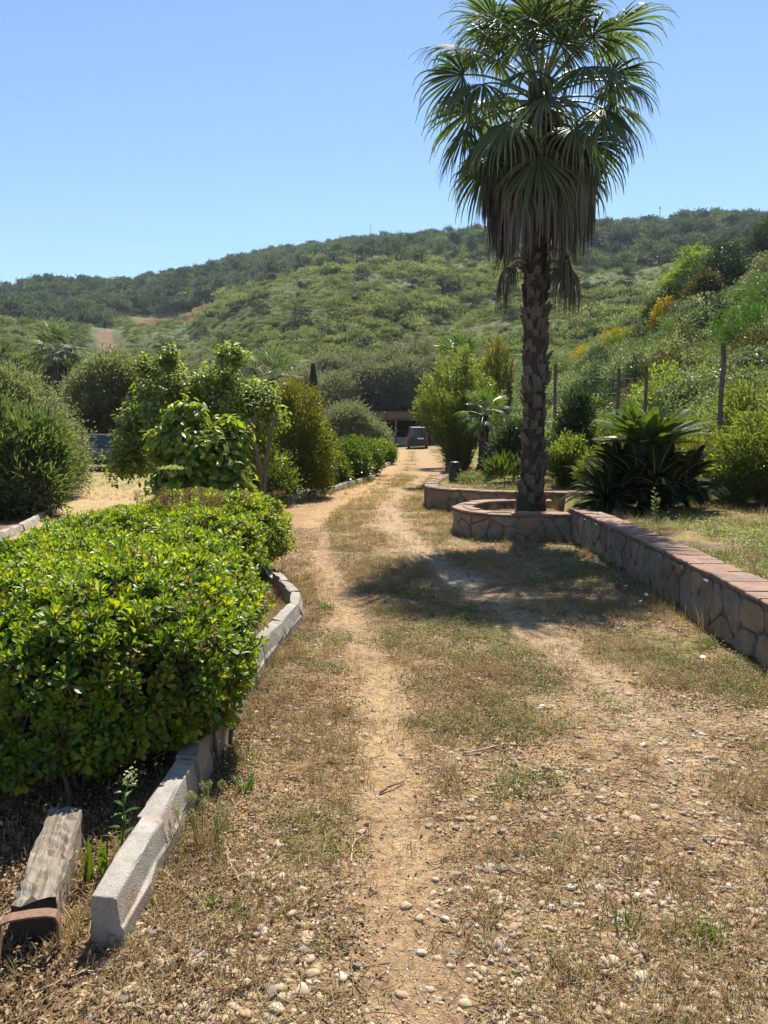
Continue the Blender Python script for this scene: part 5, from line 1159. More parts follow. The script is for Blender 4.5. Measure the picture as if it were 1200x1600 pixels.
M_farwall = plain("far_house_wall", (.42, .38, .33), .9); M_fardark = plain("far_house_dark", (.06, .06, .065), .7)
def far_house(lab, x_, y_, w_, h_, wall, roof):
    root = thing("far_house", lab, "house", (x_, y_, H1(x_, y_))); bx(root, "wall", wall, -w_ / 2, w_ / 2, -3, 3, -2, h_); bx(root, "roof", roof, -w_ / 2 - .5, w_ / 2 + .5, -3.5, 3.5, h_ + .002, h_ + .35)
    for q in (-.3, 0, .3): bx(root, "window", M_fardark, q * w_ - .5, q * w_ + .5, -3.05, -2.98, h_ * .35, h_ * .75)
far_house("low dark flat-roofed house on the right-hand skyline", 158, 342, 12, 3.0, M_fardark, M_fardark); far_house("small pale-roofed house high on the hillside left of the palm", -26, 300, 8, 2.4, M_farwall, M_farwall)

# mixed bushes that break up the slope
src = [tree("thicket_bush", "x", "bush", (0, 0, -500), [(0, 0, 1.1, 1.1, 1.0, 1.0), (.6, 0, .7, .9, .8, .7), (-.6, .1, .8, .9, .8, .8), (.1, 0, 1.9, .6, .6, .55)], mt_, M_bark_d, .12, .06, 260, 20, 380 + k, rc=.2, r0=.05, ntw=8, low=-.9)[0] for k, mt_ in enumerate((M_darktree, M_mulb, M_euph, M_brownleaf))]
g = rng_(390); k = 0
TL = ["dark green bush rising out of the bramble slope", "leafy mid-green bush in the bramble slope thicket", "grey-green bush in the bramble slope thicket", "bronze bush in the bramble slope thicket"]
while k < 44:
    y_ = 22 * (66 / 22) ** g.random(); u_ = g.uniform(.20, .56); x_ = u_ * y_
    if x_ < 7.5 + .03 * y_: continue
    q = int(g.choice(4, p=[.42, .25, .22, .11])); loc = (x_, y_, H1(x_, y_) - .25); s_ = g.uniform(.55, 1.25) * (.6 + .4 * y_ / 50)
    if k < 4: q = k; o = src[k]; o.location = loc; o.scale = (s_,) * 3; o["label"] = TL[q]; o["group"] = "mixed bushes on the bramble slope"
    else: copy_thing(src[q], loc, g.random() * 6, s_, TL[q], "mixed bushes on the bramble slope")
    k += 1
# ------------------------------------------------------------------ ground cover (nobody could count it)
def pebble(seed):
    g = rng_(seed); u = (1 + 5 ** .5) / 2
    V = np.array([(-1, u, 0), (1, u, 0), (-1, -u, 0), (1, -u, 0), (0, -1, u), (0, 1, u), (0, -1, -u), (0, 1, -u), (u, 0, -1), (u, 0, 1), (-u, 0, -1), (-u, 0, 1)]); V = V / np.linalg.norm(V[0])
    F = np.array([(0, 11, 5), (0, 5, 1), (0, 1, 7), (0, 7, 10), (0, 10, 11), (1, 5, 9), (5, 11, 4), (11, 10, 2), (10, 7, 6), (7, 1, 8), (3, 9, 4), (3, 4, 2), (3, 2, 6), (3, 6, 8), (3, 8, 9), (4, 9, 5), (2, 4, 11), (6, 2, 10), (8, 6, 7), (9, 8, 1)])
    vs = [tuple(v) for v in V]; nf = []; cache = {}
    def mid(a, b):
        k = (min(a, b), max(a, b))
        if k not in cache: vs.append(tuple(nrm((np.array(vs[a]) + np.array(vs[b])) / 2))); cache[k] = len(vs) - 1
        return cache[k]
    for a, b, c in F:
        x, y, z = mid(a, b), mid(b, c), mid(c, a); nf += [(a, x, z), (b, y, x), (c, z, y), (x, y, z)]
    V = np.array(vs); V = V * (1 + .16 * np.sin(V @ g.normal(size=(3, 1)) * 2.5 + seed)) * np.array([1, g.uniform(.6, .95), g.uniform(.35, .6)]); V = V + g.normal(size=V.shape) * .02
    mb = MB(); mb.add(V, np.array(nf)); return mb.mesh("pebble", M_peb, True)
m, nt, b = new_mat("pebble"); oi = nt.nodes.new("ShaderNodeObjectInfo")
c = ramp(nt, oi.outputs["Random"], [(0, (.19, .165, .135)), (.10, (.28, .245, .20)), (.18, (.36, .28, .19)), (.5, (.43, .33, .21)), (.75, (.36, .245, .145)), (.92, (.46, .385, .285)), (1, (.55, .49, .40))])
c = mixc(nt, .5, c, ramp(nt, noise(nt, 2.2, 5, .6), [(.3, (.65, .62, .58)), (.7, (1.2, 1.18, 1.15))]), 'MULTIPLY'); nt.links.new(c, b.inputs["Base Color"]); b.inputs["Roughness"].default_value = .9; b.inputs["Specular IOR Level"].default_value = .1; M_peb = m
C_peb = hidden_coll("pebbles", [proto("pebble_%02d" % k, pebble(500 + k)) for k in range(7)])
M_dry = leaf_mat("dry_grass", (.19, .125, .055), (.34, .25, .115), (.48, .385, .20), trans=.25, rough=.75, tint=(1.2, 1.1, .7), spec=.2, orand=.8)
M_grn = leaf_mat("green_grass", (.09, .105, .025), (.17, .19, .042), (.28, .27, .085), trans=.38, rough=.5, tint=(1.3, 1.3, .45), orand=.7)
M_lit = leaf_mat("leaf_litter", (.08, .048, .026), (.20, .125, .065), (.36, .25, .14), trans=.1, rough=.85, tint=(1.1, 1, .8), spec=.2, orand=.8)
def blades(seed, mat, n, L, w, spread, lean=.5, curl=.5, name="tuft"):
    g = rng_(seed); az = g.random(n) * 6.283; tl = np.abs(g.normal(size=n)) * lean; ln = L * g.uniform(.45, 1.2, n); mb = MB()
    b0 = np.stack([g.normal(size=n) * spread, g.normal(size=n) * spread, np.full(n, -.005)], 1); out = np.stack([np.cos(az), np.sin(az), 0 * az], 1); sd_ = np.stack([-np.sin(az), np.cos(az), 0 * az], 1); rows = []
    p = b0.copy(); ang = tl
    for k, wf in enumerate((1, .8, .5, 0)):
        rows.append(np.stack([p - sd_ * w * wf / 2, p + sd_ * w * wf / 2], 1)); d = out * np.sin(ang)[:, None] + np.array([0, 0, 1.]) * np.cos(ang)[:, None]; p = p + d * (ln / 3)[:, None]; ang = ang + curl * g.uniform(.2, 1, n)
    V = np.stack(rows, 1); ix = np.arange(n * 8).reshape(n, 4, 2); F = np.stack([ix[:, :-1, 0], ix[:, :-1, 1], ix[:, 1:, 1], ix[:, 1:, 0]], -1).reshape(-1, 4)
    mb.add(V.reshape(-1, 3), F, np.repeat(np.clip(g.normal(.5, .22, n), 0, 1), 8)); return mb.mesh(name, mat)
def straw(seed):
    g = rng_(seed); mb = MB()
    for k in range(5):
        a = g.random() * 6.28; L = g.uniform(.05, .16); c0 = np.array([g.normal() * .04, g.normal() * .04, .006]); d = np.array([math.cos(a), math.sin(a), g.normal() * .08]); n_ = np.array([-math.sin(a), math.cos(a), .2])
        t = np.linspace(-.5, .5, 4)[:, None]; V, F = tube(c0 + d * t * L + n_ * (t * t) * L * g.normal() * .6, .0013, 3, False); mb.add(V, F, g.random())
    return mb.mesh("straw", M_dry)
def litter(seed, n=16, s=.011, sp=.055):
    g = rng_(seed); P = np.stack([g.normal(size=n) * sp, g.normal(size=n) * sp, np.abs(g.normal(size=n)) * .006], 1); D = rdir(g, n); D[:, 2] *= .3; N = rdir(g, n) * .5 + [0, 0, 1]; V, F = place(T_RHOMB, P, D, N, s * g.uniform(.4, 1.6, n), s * .6); mb = MB(); mb.add(V, F, np.repeat(g.random(n), 4)); return mb.mesh("litter", M_lit)
def clover(seed):
    g = rng_(seed); n = 46; r = .06; P = np.stack([g.normal(size=n) * r, g.normal(size=n) * r, np.abs(g.normal(size=n)) * .012 + .003], 1); D = rdir(g, n); D[:, 2] *= .35; N = rdir(g, n) * .4 + [0, 0, 1]; V, F = place(T_RHOMB, P, D, N, .016 * g.uniform(.5, 1.4, n), .009); mb = MB(); mb.add(V, F, np.repeat(g.random(n), 4)); return mb.mesh("clover", M_grn)
C_dry = hidden_coll("dry_tufts", [proto("drytuft_%02d" % k, blades(520 + k, M_dry, 13, .085, .0026, .022, .55, .55)) for k in range(5)])
C_grn = hidden_coll("green_tufts", [proto("grntuft_%02d" % k, blades(530 + k, M_grn, 16, .06, .0035, .02, .5, .5)) for k in range(4)] + [proto("grnu_clover_%02d" % k, clover(540 + k)) for k in range(4)])
C_str = hidden_coll("straws", [proto("straw_%02d" % k, straw(550 + k)) for k in range(5)])
C_lit = hidden_coll("litters", [proto("litter_%02d" % k, litter(560 + k)) for k in range(5)])
C_tall = hidden_coll("tall_tufts", [proto("talltuft_%02d" % k, blades(570 + k, M_dry if k < 3 else M_grn, 22, .26, .004, .04, .28, .25)) for k in range(5)])
g = rng_(600)
def pick(n, x0, x1, y0, y1, pw=1.0, poly=DRIVE):
    """points on the drive, denser towards the near end"""
    f = g.random(n); yy = y0 * (y1 / y0) ** (f ** pw); xx = g.uniform(x0, x1, n); ok = in_poly(xx, yy, poly); return xx[ok], yy[ok]
def lay(name, coll, xx, yy, sc, nidx, tilt=.15, lift=0., i0=0):
    n = len(xx); o = scatter(name, coll, np.stack([xx, yy, H(xx, yy) + lift], 1), rrot(g, n, tilt), sc, g.integers(i0, nidx, n)); return tag(o, kind="stuff")
def trk(xx, yy): return .75 * np.exp(-(poly_dist(xx, yy, TRACK_R) / .24) ** 4) * sstep(3.2, 5, yy) + np.exp(-(poly_dist(xx, yy, TRACK_L) / .19) ** 4)
# pebbles
xx, yy = pick(36000, -1, 3, 1.3, 11, 1.1); nz = fbm(xx * 1.3 + 30, yy * 1.3, 4)
d = (.10 + .9 * sstep(.42, .60, nz)) * np.where(yy < 3.4, 1.0, .55) * (1 - .88 * trk(xx, yy)); d = np.maximum(d, .75 * sstep(1.5, 2.3, xx) * sstep(.35, .5, nz)); d = d * (1 - .6 * sstep(3.4, 5.5, yy) * (np.abs(xx - .6) < .6))
ok = g.random(len(xx)) < d; xx, yy = xx[ok], yy[ok]; xe, ye = pick(16000, -1, 3, 1.3, 4.2, 1.0); ke = (g.random(len(xe)) < (.25 + .75 * sstep(.4, .58, fbm(xe * 1.6, ye * 1.6 + 8, 3))) * (1 - .8 * trk(xe, ye))); xx = np.concatenate([xx, xe[ke]]); yy = np.concatenate([yy, ye[ke]]); n = len(xx); s_ = np.clip(.0074 * np.exp(g.normal(size=n) * .50), .003, .023) * (1 + .03 * yy)
lay("gravel", C_peb, xx, yy, s_, 7, .25, .0)
xe, ye = pick(60000, -1, 3, 1.3, 5.5, 1.0); ke = g.random(len(xe)) < (.35 + .65 * sstep(.38, .6, fbm(xe * 2.6, ye * 2.6 + 80, 3))); xe, ye = xe[ke], ye[ke]; lay("grit", C_peb, xe, ye, np.clip(.0026 * np.exp(g.normal(size=len(xe)) * .4), .0012, .006), 7, .3)
# litter, straw and dry grass
xx, yy = pick(15000, -1, 3, 1.3, 16, .95); nz = fbm(xx * 2 + 3, yy * 2 + 60, 4); ok = g.random(len(xx)) < (.15 + .85 * sstep(.40, .58, nz)) * (1 - .97 * trk(xx, yy)); xx, yy = xx[ok], yy[ok]; lay("leaf_litter", C_lit, xx, yy, g.uniform(.6, 1.5, len(xx)) * (1 + .04 * yy), 5, .1, .003)
xx, yy = pick(9000, -1, 3, 1.3, 12, 1.0); ok = g.random(len(xx)) < .5 * (1 - .97 * trk(xx, yy)); xx, yy = xx[ok], yy[ok]; lay("straw", C_str, xx, yy, g.uniform(.5, 1.2, len(xx)), 5, .06, .004)
xx, yy = pick(34000, -1, 3, 1.4, 26, .95); nz = fbm(xx * 1.7 + 12, yy * 1.7 + 4, 4); ok = g.random(len(xx)) < sstep(.40, .62, nz) * (1 - .9 * trk(xx, yy)) * (1 - .7 * np.exp(-(poly_dist(xx, yy, TRACK_R) / .25) ** 2) * sstep(4, 6, yy)) * np.where(yy < 3, .45, .9); xx, yy = xx[ok], yy[ok]; lay("dry_grass", C_dry, xx, yy, g.uniform(.4, 1.15, len(xx)) * (1 + .03 * yy), 5, .2)
# green patches
xx, yy = pick(60000, -1, 3, 1.5, 26, .95); nz = (.6 * fbm(xx * 3.1 + 70, yy * 3.1 + 20, 3) + .4 * fbm(xx * 1.0 + 20, yy * 1.0 + 20, 3)) + .10 * sstep(1.5, 2.2, xx) * (yy < 9) + .05 * np.exp(-((xx - .75) / .4) ** 2) - .06 * (yy < 2.6) + .03 * sstep(9, 12, yy)
ok = g.random(len(xx)) < .48 * sstep(.52, .70, nz) * (1 - .9 * trk(xx, yy)) * (1 - .7 * np.exp(-(poly_dist(xx, yy, TRACK_R) / .22) ** 2)); xx, yy = xx[ok], yy[ok]; lay("green_grass", C_grn, xx, yy, g.uniform(.4, 1.0, len(xx)) * (1 + .03 * yy), 8, .2)
# taller grass along walls and kerbs
P = []
for line, o_, n_ in ((WALL_A, (-.28, -.2), 90), (WALL_P, (0, -.25), 120), (WALL_B, (-.05, -.25), 60), (KERB_FAR, (.18, -.05), 120), (KERB, (.16, 0), 80)):
    p, s_ = resample(line, .05); k_ = g.integers(0, len(p), n_); P.append(p[k_] + np.array(o_) + g.normal(size=(n_, 2)) * .09)
for sg in (.11, -.10):
    p, s_ = resample(KERB[:6], .05); k_ = g.integers(0, len(p), 420); q = p[k_] + np.array([sg, 0]) + g.normal(size=(420, 2)) * .035; lay("kerb_litter" if sg > 0 else "kerb_debris", C_lit if sg > 0 else C_dry, q[:, 0], q[:, 1], g.uniform(.7, 1.6, 420), 5, .2, .01)
    k_ = g.integers(0, len(p), 160); q = p[k_] + np.array([sg, 0]) + g.normal(size=(160, 2)) * .04; lay("kerb_dry_grass" if sg > 0 else "kerb_straw", C_dry, q[:, 0], q[:, 1], g.uniform(.5, 1.3, 160), 5, .25)
P = np.concatenate(P); P = P[P[:, 1] > 2.6]; lay("tall_grass", C_tall, P[:, 0], P[:, 1], g.uniform(.25, .8, len(P)), 5, .1)
# garden bed, lane and left verge
n = 26000; yy = 3 * (40 / 3) ** g.random(n); xx = g.uniform(.9, 12, n); ok = in_poly(xx, yy, GARDEN) & (xx > np.interp(yy, [0, 8, 10.7, 13.7, 13.9], [2.85, 3.1, 3.15, 2.7, 1.0])) & (fbm(xx * 1.2, yy * 1.2, 3) > .42); xx, yy = xx[ok], yy[ok]; lay("bed_grass", C_grn, xx, yy, g.uniform(.8, 2.2, len(xx)), 8, .2)
n = 9000; yy = 3 * (24 / 3) ** g.random(n); xx = g.uniform(.9, 9, n); ok = in_poly(xx, yy, GARDEN) & (xx > np.interp(yy, [0, 8, 10.7, 13.7, 13.9], [2.85, 3.1, 3.15, 2.7, 1.0])) & (fbm(xx * 1.2 + 9, yy * 1.2, 3) > .45); xx, yy = xx[ok], yy[ok]; lay("bed_dry_grass", C_dry, xx, yy, g.uniform(.8, 2.2, len(xx)), 5, .2)
n = 16000; yy = 5 * (34 / 5) ** g.random(n); xx = g.uniform(-18, -2.5, n); ok = in_poly(xx, yy, LANE) & (fbm(xx * .8, yy * .8, 3) > .46); xx, yy = xx[ok], yy[ok]; lay("lane_grass", C_dry, xx, yy, g.uniform(.5, 1.3, len(xx)) * 1.2, 5, .2)
n = 15000; yy = 1.4 * (12 / 1.4) ** g.random(n); xx = -.95 - g.random(n) * 2.9; lay("bed_litter", C_lit, xx, yy, g.uniform(.8, 2.0, n), 5, .15, .006)
n = 1800; yy = 1.4 * (5 / 1.4) ** g.random(n); xx = -.95 - g.random(n) * 1.6; lay("bed_gravel", C_peb, xx, yy, np.clip(.006 * np.exp(g.normal(size=n) * .5), .003, .02), 7, .2)
n = 500; yy = 1.5 * (3.2 / 1.5) ** g.random(n); xx = -.95 - g.random(n) * .9; lay("bed_straw", C_dry, xx, yy, g.uniform(.6, 1.4, n), 5, .2)
# far drive grass
xx, yy = pick(30000, -3, 5, 12, 60, .8); dl = np.minimum(poly_dist(xx, yy, TRACK_L), poly_dist(xx, yy, TRACK_R)); nz = fbm(xx * .9, yy * .9 + 40, 3); ok = g.random(len(xx)) < sstep(.35, .9, dl) * sstep(.42, .55, nz); xx, yy = xx[ok], yy[ok]; h_ = len(xx) // 2
lay("drive_dry_grass", C_dry, xx[:h_], yy[:h_], g.uniform(.7, 1.4, h_), 5, .2); lay("drive_green_grass", C_grn, xx[h_:], yy[h_:], g.uniform(.8, 1.5, len(xx) - h_), 4, .2)

# ------------------------------------------------------------------ small single plants and twigs in front
def weed(lab, loc, seed, n=26, L=.075, w=.005, mat=None, spread=.02, lean=.45, curl=.4, name="weed"):
    return tag(ob(name, blades(seed, mat or M_grn_b, n, L, w, spread, lean, curl, name), None, (loc[0], loc[1], H1(loc[0], loc[1])), (0, 0, seed)), lab, "weed")
M_grn_b = leaf_mat("fresh_weed", (.06, .12, .02), (.10, .20, .03), (.18, .28, .05), trans=.42, rough=.45, tint=(1.3, 1.3, .4))
weed("bright green weed tuft on the gravel beside the kerb's end block", (-.595, 2.33), 701, 40)
weed("smaller bright green sprout to the right of the kerb's end block", (-.475, 2.27), 702, 26, .06)
weed("tiny green sprout standing between wheel track and kerb end", (-.31, 2.42), 703, 16, .045)
weed("green tuft among brown grass low in the right-hand corner", (1.02, 2.18), 704, 34, .09)
weed("yellow-green grass tuft on gravel near the picture's bottom centre-right", (.78, 2.22), 705, 40, .10, mat=M_grn, spread=.05)
weed("green sprout on the leafy ground beside the shaded kerb blocks", (-.62, 3.15), 706, 30, .12, .007)
weed("green sprout by the kerb below the big shrub's edge", (-.66, 2.82), 707, 26, .09, .006)
weed("green tuft at the edge of the wheel track beside the kerb's bend", (-.52, 6.5), 708, 34, .11, .008)
M_iris = leaf_mat("iris_leaf", (.05, .10, .012), (.10, .17, .02), (.25, .24, .03), trans=.4, rough=.4, tint=(1.4, 1.3, .35))
ir = thing("iris_clump", "small clump of sword-shaped green leaves between sleeper and kerb", "plant", (-1.03, 2.44, .02)); g = rng_(720)
for k in range(9):
    a = g.random() * 6.28; L = g.uniform(.12, .23); mb = MB(); t = np.linspace(0, 1, 6); w_ = .011 * np.array([.8, 1, 1, .85, .5, .03]); P = np.stack([.05 * t ** 2 * math.cos(a) * L / .2, .03 * t ** 2 * math.sin(a), t * L], 1); sd_ = np.array([math.cos(a + .6), math.sin(a + .6) * .5, 0])
    V = np.concatenate([P - sd_ * w_[:, None], P + sd_ * w_[:, None]]); i_ = np.arange(5); mb.add(V, np.stack([i_, i_ + 6, i_ + 7, i_ + 1], 1), 1.0 if k == 2 else .3 + .3 * g.random()); ob("leaf", mb.mesh("leaf", M_iris), ir, (g.normal() * .02, g.normal() * .02, 0))
fw = thing("flowering_weed", "tall thin flowering weed between sleeper and kerb", "weed", (-.98, 2.58, .02)); mb = MB(); g = rng_(721); P = smooth_line(np.array([(0, 0, 0), (.02, 0, .12), (.03, -.01, .24), (.06, -.01, .33)]), 4); V, F = tube(P, np.linspace(.004, .002, len(P)), 5); mb.add(V, F); ob("stem", mb.mesh("stem", M_grn_b), fw)
mb = MB(); n = 16; t = np.linspace(.15, .95, n) * (len(P) - 1); p = P[t.astype(int)]; a = np.arange(n) * 2.4; D = np.stack([np.cos(a), np.sin(a), .3 + 0 * a], 1); V, F = place(T_LEAF, p, D, np.array([[0, 0, 1.]] * n), .055 * g.uniform(.6, 1.1, n), .016); mb.add(V, F, .5); ob("leaves", mb.mesh("leaves", M_grn_b), fw)
mb = MB(); n = 40; p = P[-1] + g.normal(size=(n, 3)) * [.014, .014, .022]; V, F = place(T_RHOMB, p, rdir(g, n), rdir(g, n), .012, .008); mb.add(V, F, .9); ob("flowers", mb.mesh("flowers", leaf_mat("weed_flower", (.3, .33, .12), (.42, .44, .2), (.5, .5, .3), .3)), fw)
bt = thing("hare_tail_grass", "pale fluffy-headed grass leaning over the kerb's outer side", "grass", (-.70, 2.68, .02)); g = rng_(722); M_fluff = leaf_mat("fluffy_head", (.20, .19, .09), (.30, .28, .14), (.42, .40, .22), trans=.35, rough=.8)
for k in range(26):
    a = g.random() * 6.28; r = .11 * g.random() ** .5; h = g.uniform(.08, .20); tp = np.array([r * math.cos(a), r * math.sin(a) * 1.3, h]); mb = MB(); V, F = tube([(tp[0] * .5, tp[1] * .5, 0), tp * [.9, .9, .6], tp], .0013, 3, False); mb.add(V, F, .4); n = 60; d = rdir(g, n); V, F = place(T_RHOMB, tp + d * [.007, .007, .012], d, rdir(g, n), .010, .003); mb.add(V, F, np.repeat(g.random(n), 4)); ob("flower_stalk", mb.mesh("flower_stalk", M_fluff), bt)
def twig(lab, P, r, mat, seed):
    g = rng_(seed); P = smooth_line(np.array(P, float), 5); P[:, :2] += g.normal(size=(len(P), 2)) * .004; P[:, 2] = H(P[:, 0], P[:, 1]) + r * 1.5 + P[:, 2]; c0 = P.mean(0); mb = MB(); V, F = tube(P - c0, np.linspace(r, r * .5, len(P)), 5); mb.add(V, F); return tag(ob("twig", mb.mesh("twig", mat, True), None, c0), lab, "twig")
M_twig_p = plain("pale_twig", (.40, .31, .20), .8); M_twig_d = plain("brown_twig", (.13, .085, .05), .85)
twig("long pale dry twig lying across the middle of the drive", [(.39, 3.52, .0), (.5, 3.55, .012), (.64, 3.62, .005)], .006, M_twig_p, 1)
twig("short brown stick lying on the worn wheel track", [(-.02, 3.15, 0), (.04, 3.2, .01), (.09, 3.26, 0)], .006, M_twig_d, 2)
twig("curved pale stalk on the ground beside the wheel track", [(-.13, 2.62, 0), (-.10, 2.75, .015), (-.05, 2.84, 0)], .0035, M_twig_p, 3)
twig("long dry stalk leaning from the kerb towards the gravel", [(-.60, 2.62, .06), (-.53, 2.48, .02), (-.47, 2.36, 0)], .0028, M_twig_p, 4)
twig("pale stalk lying across the dirt at the bottom-left corner", [(-1.02, 1.93, 0), (-.9, 1.99, .01), (-.78, 2.06, 0)], .0035, M_twig_p, 5)
twig("thin curved straw in the gravel at bottom centre", [(.33, 2.06, 0), (.31, 2.14, .012), (.29, 2.22, .0)], .0025, M_twig_p, 6)
# tall umbel flower in the hedge
uf = thing("umbel_flower", "single pale yellow umbel on a tall thin stalk above the hedge", "flower", (-2.2, 7.6, .1)); mb = MB(); V, F = tube([(0, 0, 0), (.01, 0, .6), (.02, 0, 1.02)], [.008, .006, .004], 5); mb.add(V, F); ob("stalk", mb.mesh("stalk", M_grn_b, True), uf); g = rng_(730)
M_umb = leaf_mat("pale_umbel", (.30, .30, .09), (.45, .43, .15), (.55, .53, .24), trans=.3, rough=.6)
for k in range(15):
    a = k * 2.4; r = .125 * math.sqrt((k + .5) / 15); tp = np.array([.02 + r * math.cos(a), r * math.sin(a), 1.14 - r * .25]); mb = MB(); V, F = tube([(.02, 0, 1.01), (np.array([.02, 0, 1.01]) + tp) / 2 - [0, 0, .01], tp], .0018, 3, False); mb.add(V, F, .1); n = 40; p = tp + g.normal(size=(n, 3)) * [.016, .016, .006]; V, F = place(T_RHOMB, p, rdir(g, n), rdir(g, n) + [0, 0, 1], .012, .010); mb.add(V, F, np.repeat(g.random(n), 4)); ob("floret", mb.mesh("floret", M_umb), uf)
mb = MB(); n = 60; p = np.stack([.01 + g.normal(size=n) * .05, g.normal(size=n) * .05, .80 + g.normal(size=n) * .07], 1); V, F = place(T_RHOMB, p, rdir(g, n) + [0, 0, .4], rdir(g, n), .06, .006); mb.add(V, F, .4); ob("leaves", mb.mesh("leaves", M_grn_b), uf)
# tall weed on the bed above the long wall
tw = thing("tall_weed", "upright grey-green weed just behind the long wall's coping", "weed", (3.55, 9.6, .42)); mb = MB(); g = rng_(731); V, F = tube([(0, 0, 0), (-.02, 0, .25), (-.03, 0, .42)], [.007, .005, .003], 5); mb.add(V, F); ob("stem", mb.mesh("stem", M_grn_b, True), tw); mb = MB(); n = 46; z = g.random(n) * .42; a = g.random(n) * 6.28; p = np.stack([-.03 * z / .42, 0 * z, z], 1); V, F = place(T_RHOMB, p, np.stack([np.cos(a), np.sin(a), .6 + 0 * a], 1), rdir(g, n) + [0, 0, 1], .07 * (1.2 - z), .015); mb.add(V, F, np.repeat(g.random(n), 4)); ob("leaves", mb.mesh("leaves", M_euph), tw)
# daisies near the wall
M_pet_w = plain("daisy_petal", (.78, .76, .70), .6)
mb = MB(); a = np.arange(11) * 6.283 / 11; V, F = place(T_RHOMB, np.zeros((11, 3)), np.stack([np.cos(a), np.sin(a), .1 + 0 * a], 1), np.array([[0, 0, 1.]] * 11), .018, .009); mb.add(V, F); V, F = tube([(0, 0, -.08), (.003, 0, -.04), (0, 0, -.001)], .0015, 4, False); mb.add(V, F, .5, 1); dm = mb.mesh("daisy", [M_pet_w, M_grn_b]); g = rng_(740)
for x_, y_ in [(2.0, 6.75), (2.12, 6.9), (2.18, 6.72), (2.3, 6.95), (2.36, 7.1), (2.22, 7.2), (2.42, 6.7), (2.3, 6.5), (2.15, 4.85), (1.9, 7.0)]:
    tag(ob("daisy", dm, None, (x_, y_, H1(x_, y_) + .085), (g.normal() * .3, g.normal() * .3, g.random() * 6), g.uniform(.9, 1.5)), "small white daisy in the grass at the wall's foot by the palm shadow", "flower", "white daisies by the wall")
# ------------------------------------------------------------------ cars
M_glass = plain("car_glass", (.03, .045, .055), .06, spec=.8); M_tyre = plain("tyre", (.018, .018, .018), .85); M_rim = plain("rim", (.35, .35, .36), .35, .8); M_trim = plain("black_trim", (.02, .02, .021), .55)
M_lamp = plain("rear_lamp", (.32, .02, .015), .2); M_plate = plain("number_plate", (.75, .75, .72), .5)
def paint(name, c):
    m, nt, b = new_mat(name); b.inputs["Base Color"].default_value = (*c, 1); b.inputs["Roughness"].default_value = .35; b.inputs["Metallic"].default_value = .3; b.inputs["Coat Weight"].default_value = .25; return m
def car(name, label, loc, rz, pnt, st, wheels, glass_side, rear=True):
    """st: stations along y (rear 0 -> front L): (y, zbelt, zroof, half width, roof half width)"""
    root = thing(name, label, "car", loc, rz); mb = MB(); secs = []
    for y, zb, zr, w, wr in st:
        secs.append([(w * .90, y, .26), (w, y, .42), (w, y, .72), (w * .975, y, zb), (wr + (w * .97 - wr) * .25, y, zb + (zr - zb) * .75), (wr, y, zr - .03), (wr * .82, y, zr), (-wr * .82, y, zr), (-wr, y, zr - .03), (-(wr + (w * .97 - wr) * .25), y, zb + (zr - zb) * .75), (-w * .975, y, zb), (-w, y, .72), (-w, y, .42), (-w * .90, y, .26)])
    V = np.array(secs); k, m_ = V.shape[:2]; i_ = np.arange(k - 1)[:, None] * m_; j_ = np.arange(m_)[None]; j2 = (j_ + 1) % m_
    mb.add(V.reshape(-1, 3), [np.stack([i_ + j_, i_ + j2, i_ + m_ + j2, i_ + m_ + j_], -1).reshape(-1, 4), np.arange(m_)[None], (np.arange(m_)[::-1] + (k - 1) * m_)[None]]); o = ob("body", mb.mesh("body", pnt, False), root); bevel(o, .03, 2)
    W_ = st[2][3]
    for yw in wheels:
        for s in (-1, 1):
            whl = ob("wheel", None, root, (s * (W_ - .1), yw, .31)); mb = MB(); V, F = lathe([(.19, -.09), (.29, -.09), (.31, -.06), (.31, .06), (.29, .09), (.19, .09)], 22); V = V[:, [2, 1, 0]]; mb.add(V, [F[0]]); ob("tyre", mb.mesh("tyre", M_tyre, True), whl)
            mb = MB(); V, F = lathe([(.001, -.07), (.19, -.07), (.2, -.02), (.2, .02), (.19, .07), (.001, .07)], 16); V = V[:, [2, 1, 0]]; mb.add(V, [F[0]]); ob("rim", mb.mesh("rim", M_rim, False), whl)
    for (y0, y1, z0, z1, x0, x1) in glass_side:
        for s in (-1, 1):
            mb = MB(); mb.add([(s * x0, y0, z0), (s * x0, y1, z0), (s * x1, y1 - .08, z1), (s * x1, y0 + .04, z1)], np.array([(0, 1, 2, 3)])); ob("side_window", mb.mesh("side_window", M_glass), root)
    return root
van = car("parked_van", "dark green boxy van parked at the end of the drive, seen from behind", (2.8, 61.6, H1(2.8, 63)), R(-2), paint("van_paint", (.016, .024, .030)),
          [(0, .95, 1.70, .80, .66), (.12, .98, 1.80, .85, .70), (1.2, .98, 1.82, .86, .71), (2.3, .98, 1.80, .86, .70), (3.0, .96, 1.35, .85, .70), (3.2, .94, 1.05, .84, .74), (4.0, .82, .88, .80, .70)], (.65, 3.2),
          [(.3, 1.15, 1.05, 1.58, .85, .76), (1.25, 2.2, 1.05, 1.58, .86, .77)])
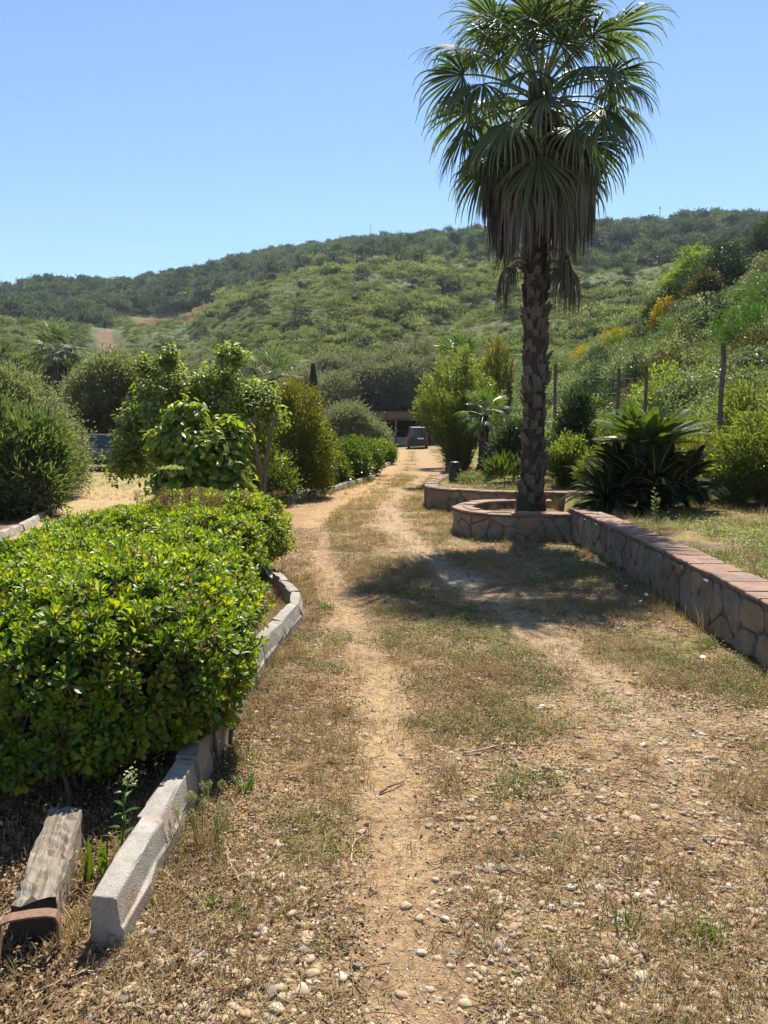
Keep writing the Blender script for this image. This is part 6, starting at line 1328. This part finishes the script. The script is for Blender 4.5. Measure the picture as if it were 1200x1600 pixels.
def fq(root, name, mat, x0, x1, z0, z1, y0, y1, t=0.):
    mb = MB(); V, F = box(x0, x1, 0, .02, z0, z1); V[:, 1] += np.where(V[:, 2] > z0 + 1e-6, y1, y0); 
    if t: V[:, 0] *= np.where(V[:, 2] > z0 + 1e-6, 1 - t, 1)
    mb.add(V, F); o = ob(name, mb.mesh(name, mat), root); return o
fq(van, "rear_window", M_glass, -.62, .62, 1.08, 1.58, -.03, .0, .1); fq(van, "bumper", M_trim, -.80, .80, .30, .52, -.10, -.10); fq(van, "number_plate", M_plate, -.02, .50, .78, .90, -.045, -.03)
for s in (-1, 1): fq(van, "rear_lamp", M_lamp, s * .77 - .06, s * .77 + .06, .66, 1.25, -.03, -.02); fq(van, "door_mirror", M_trim, s * .98 - .1, s * .98 + .1, 1.02, 1.22, 2.5, 2.5)
gc2 = car("parked_car", "grey hatchback parked in shade under the trees beyond the lane", (-9.75, 29.6, H1(-11.5, 29.6)), R(90), paint("grey_paint", (.06, .062, .065)),
          [(0, .84, .92, .76, .68), (.25, .90, 1.18, .82, .66), (.8, .92, 1.42, .84, .60), (1.8, .92, 1.46, .85, .60), (2.5, .90, 1.22, .85, .66), (2.9, .88, .98, .84, .74), (3.7, .74, .80, .78, .66)], (.62, 3.0),
          [(.75, 1.6, .96, 1.30, .84, .68), (1.65, 2.35, .96, 1.28, .85, .69)])
fq(gc2, "rear_window", M_glass, -.6, .6, .98, 1.30, .06, .48, .1); fq(gc2, "bumper", M_trim, -.76, .76, .30, .50, -.06, -.06)
for s in (-1, 1): fq(gc2, "rear_lamp", M_lamp, s * .66 - .08, s * .66 + .08, .66, .86, -.02, -.02)
# ------------------------------------------------------------------ the summer air
m = bpy.data.materials.new("summer_haze"); m.use_nodes = True; nt = m.node_tree
nt.nodes.remove(nt.nodes["Principled BSDF"])
pv = nt.nodes.new("ShaderNodeVolumePrincipled"); pv.inputs["Color"].default_value = (.72, .84, 1.0, 1); pv.inputs["Density"].default_value = .00016; pv.inputs["Anisotropy"].default_value = .2
nt.links.new(pv.outputs[0], nt.nodes["Material Output"].inputs["Volume"])
mb = MB(); V, F = box(-960, 960, -30, 760, -12, 215); mb.add(V, F); tag(ob("haze", mb.mesh("haze", m)), kind="stuff")
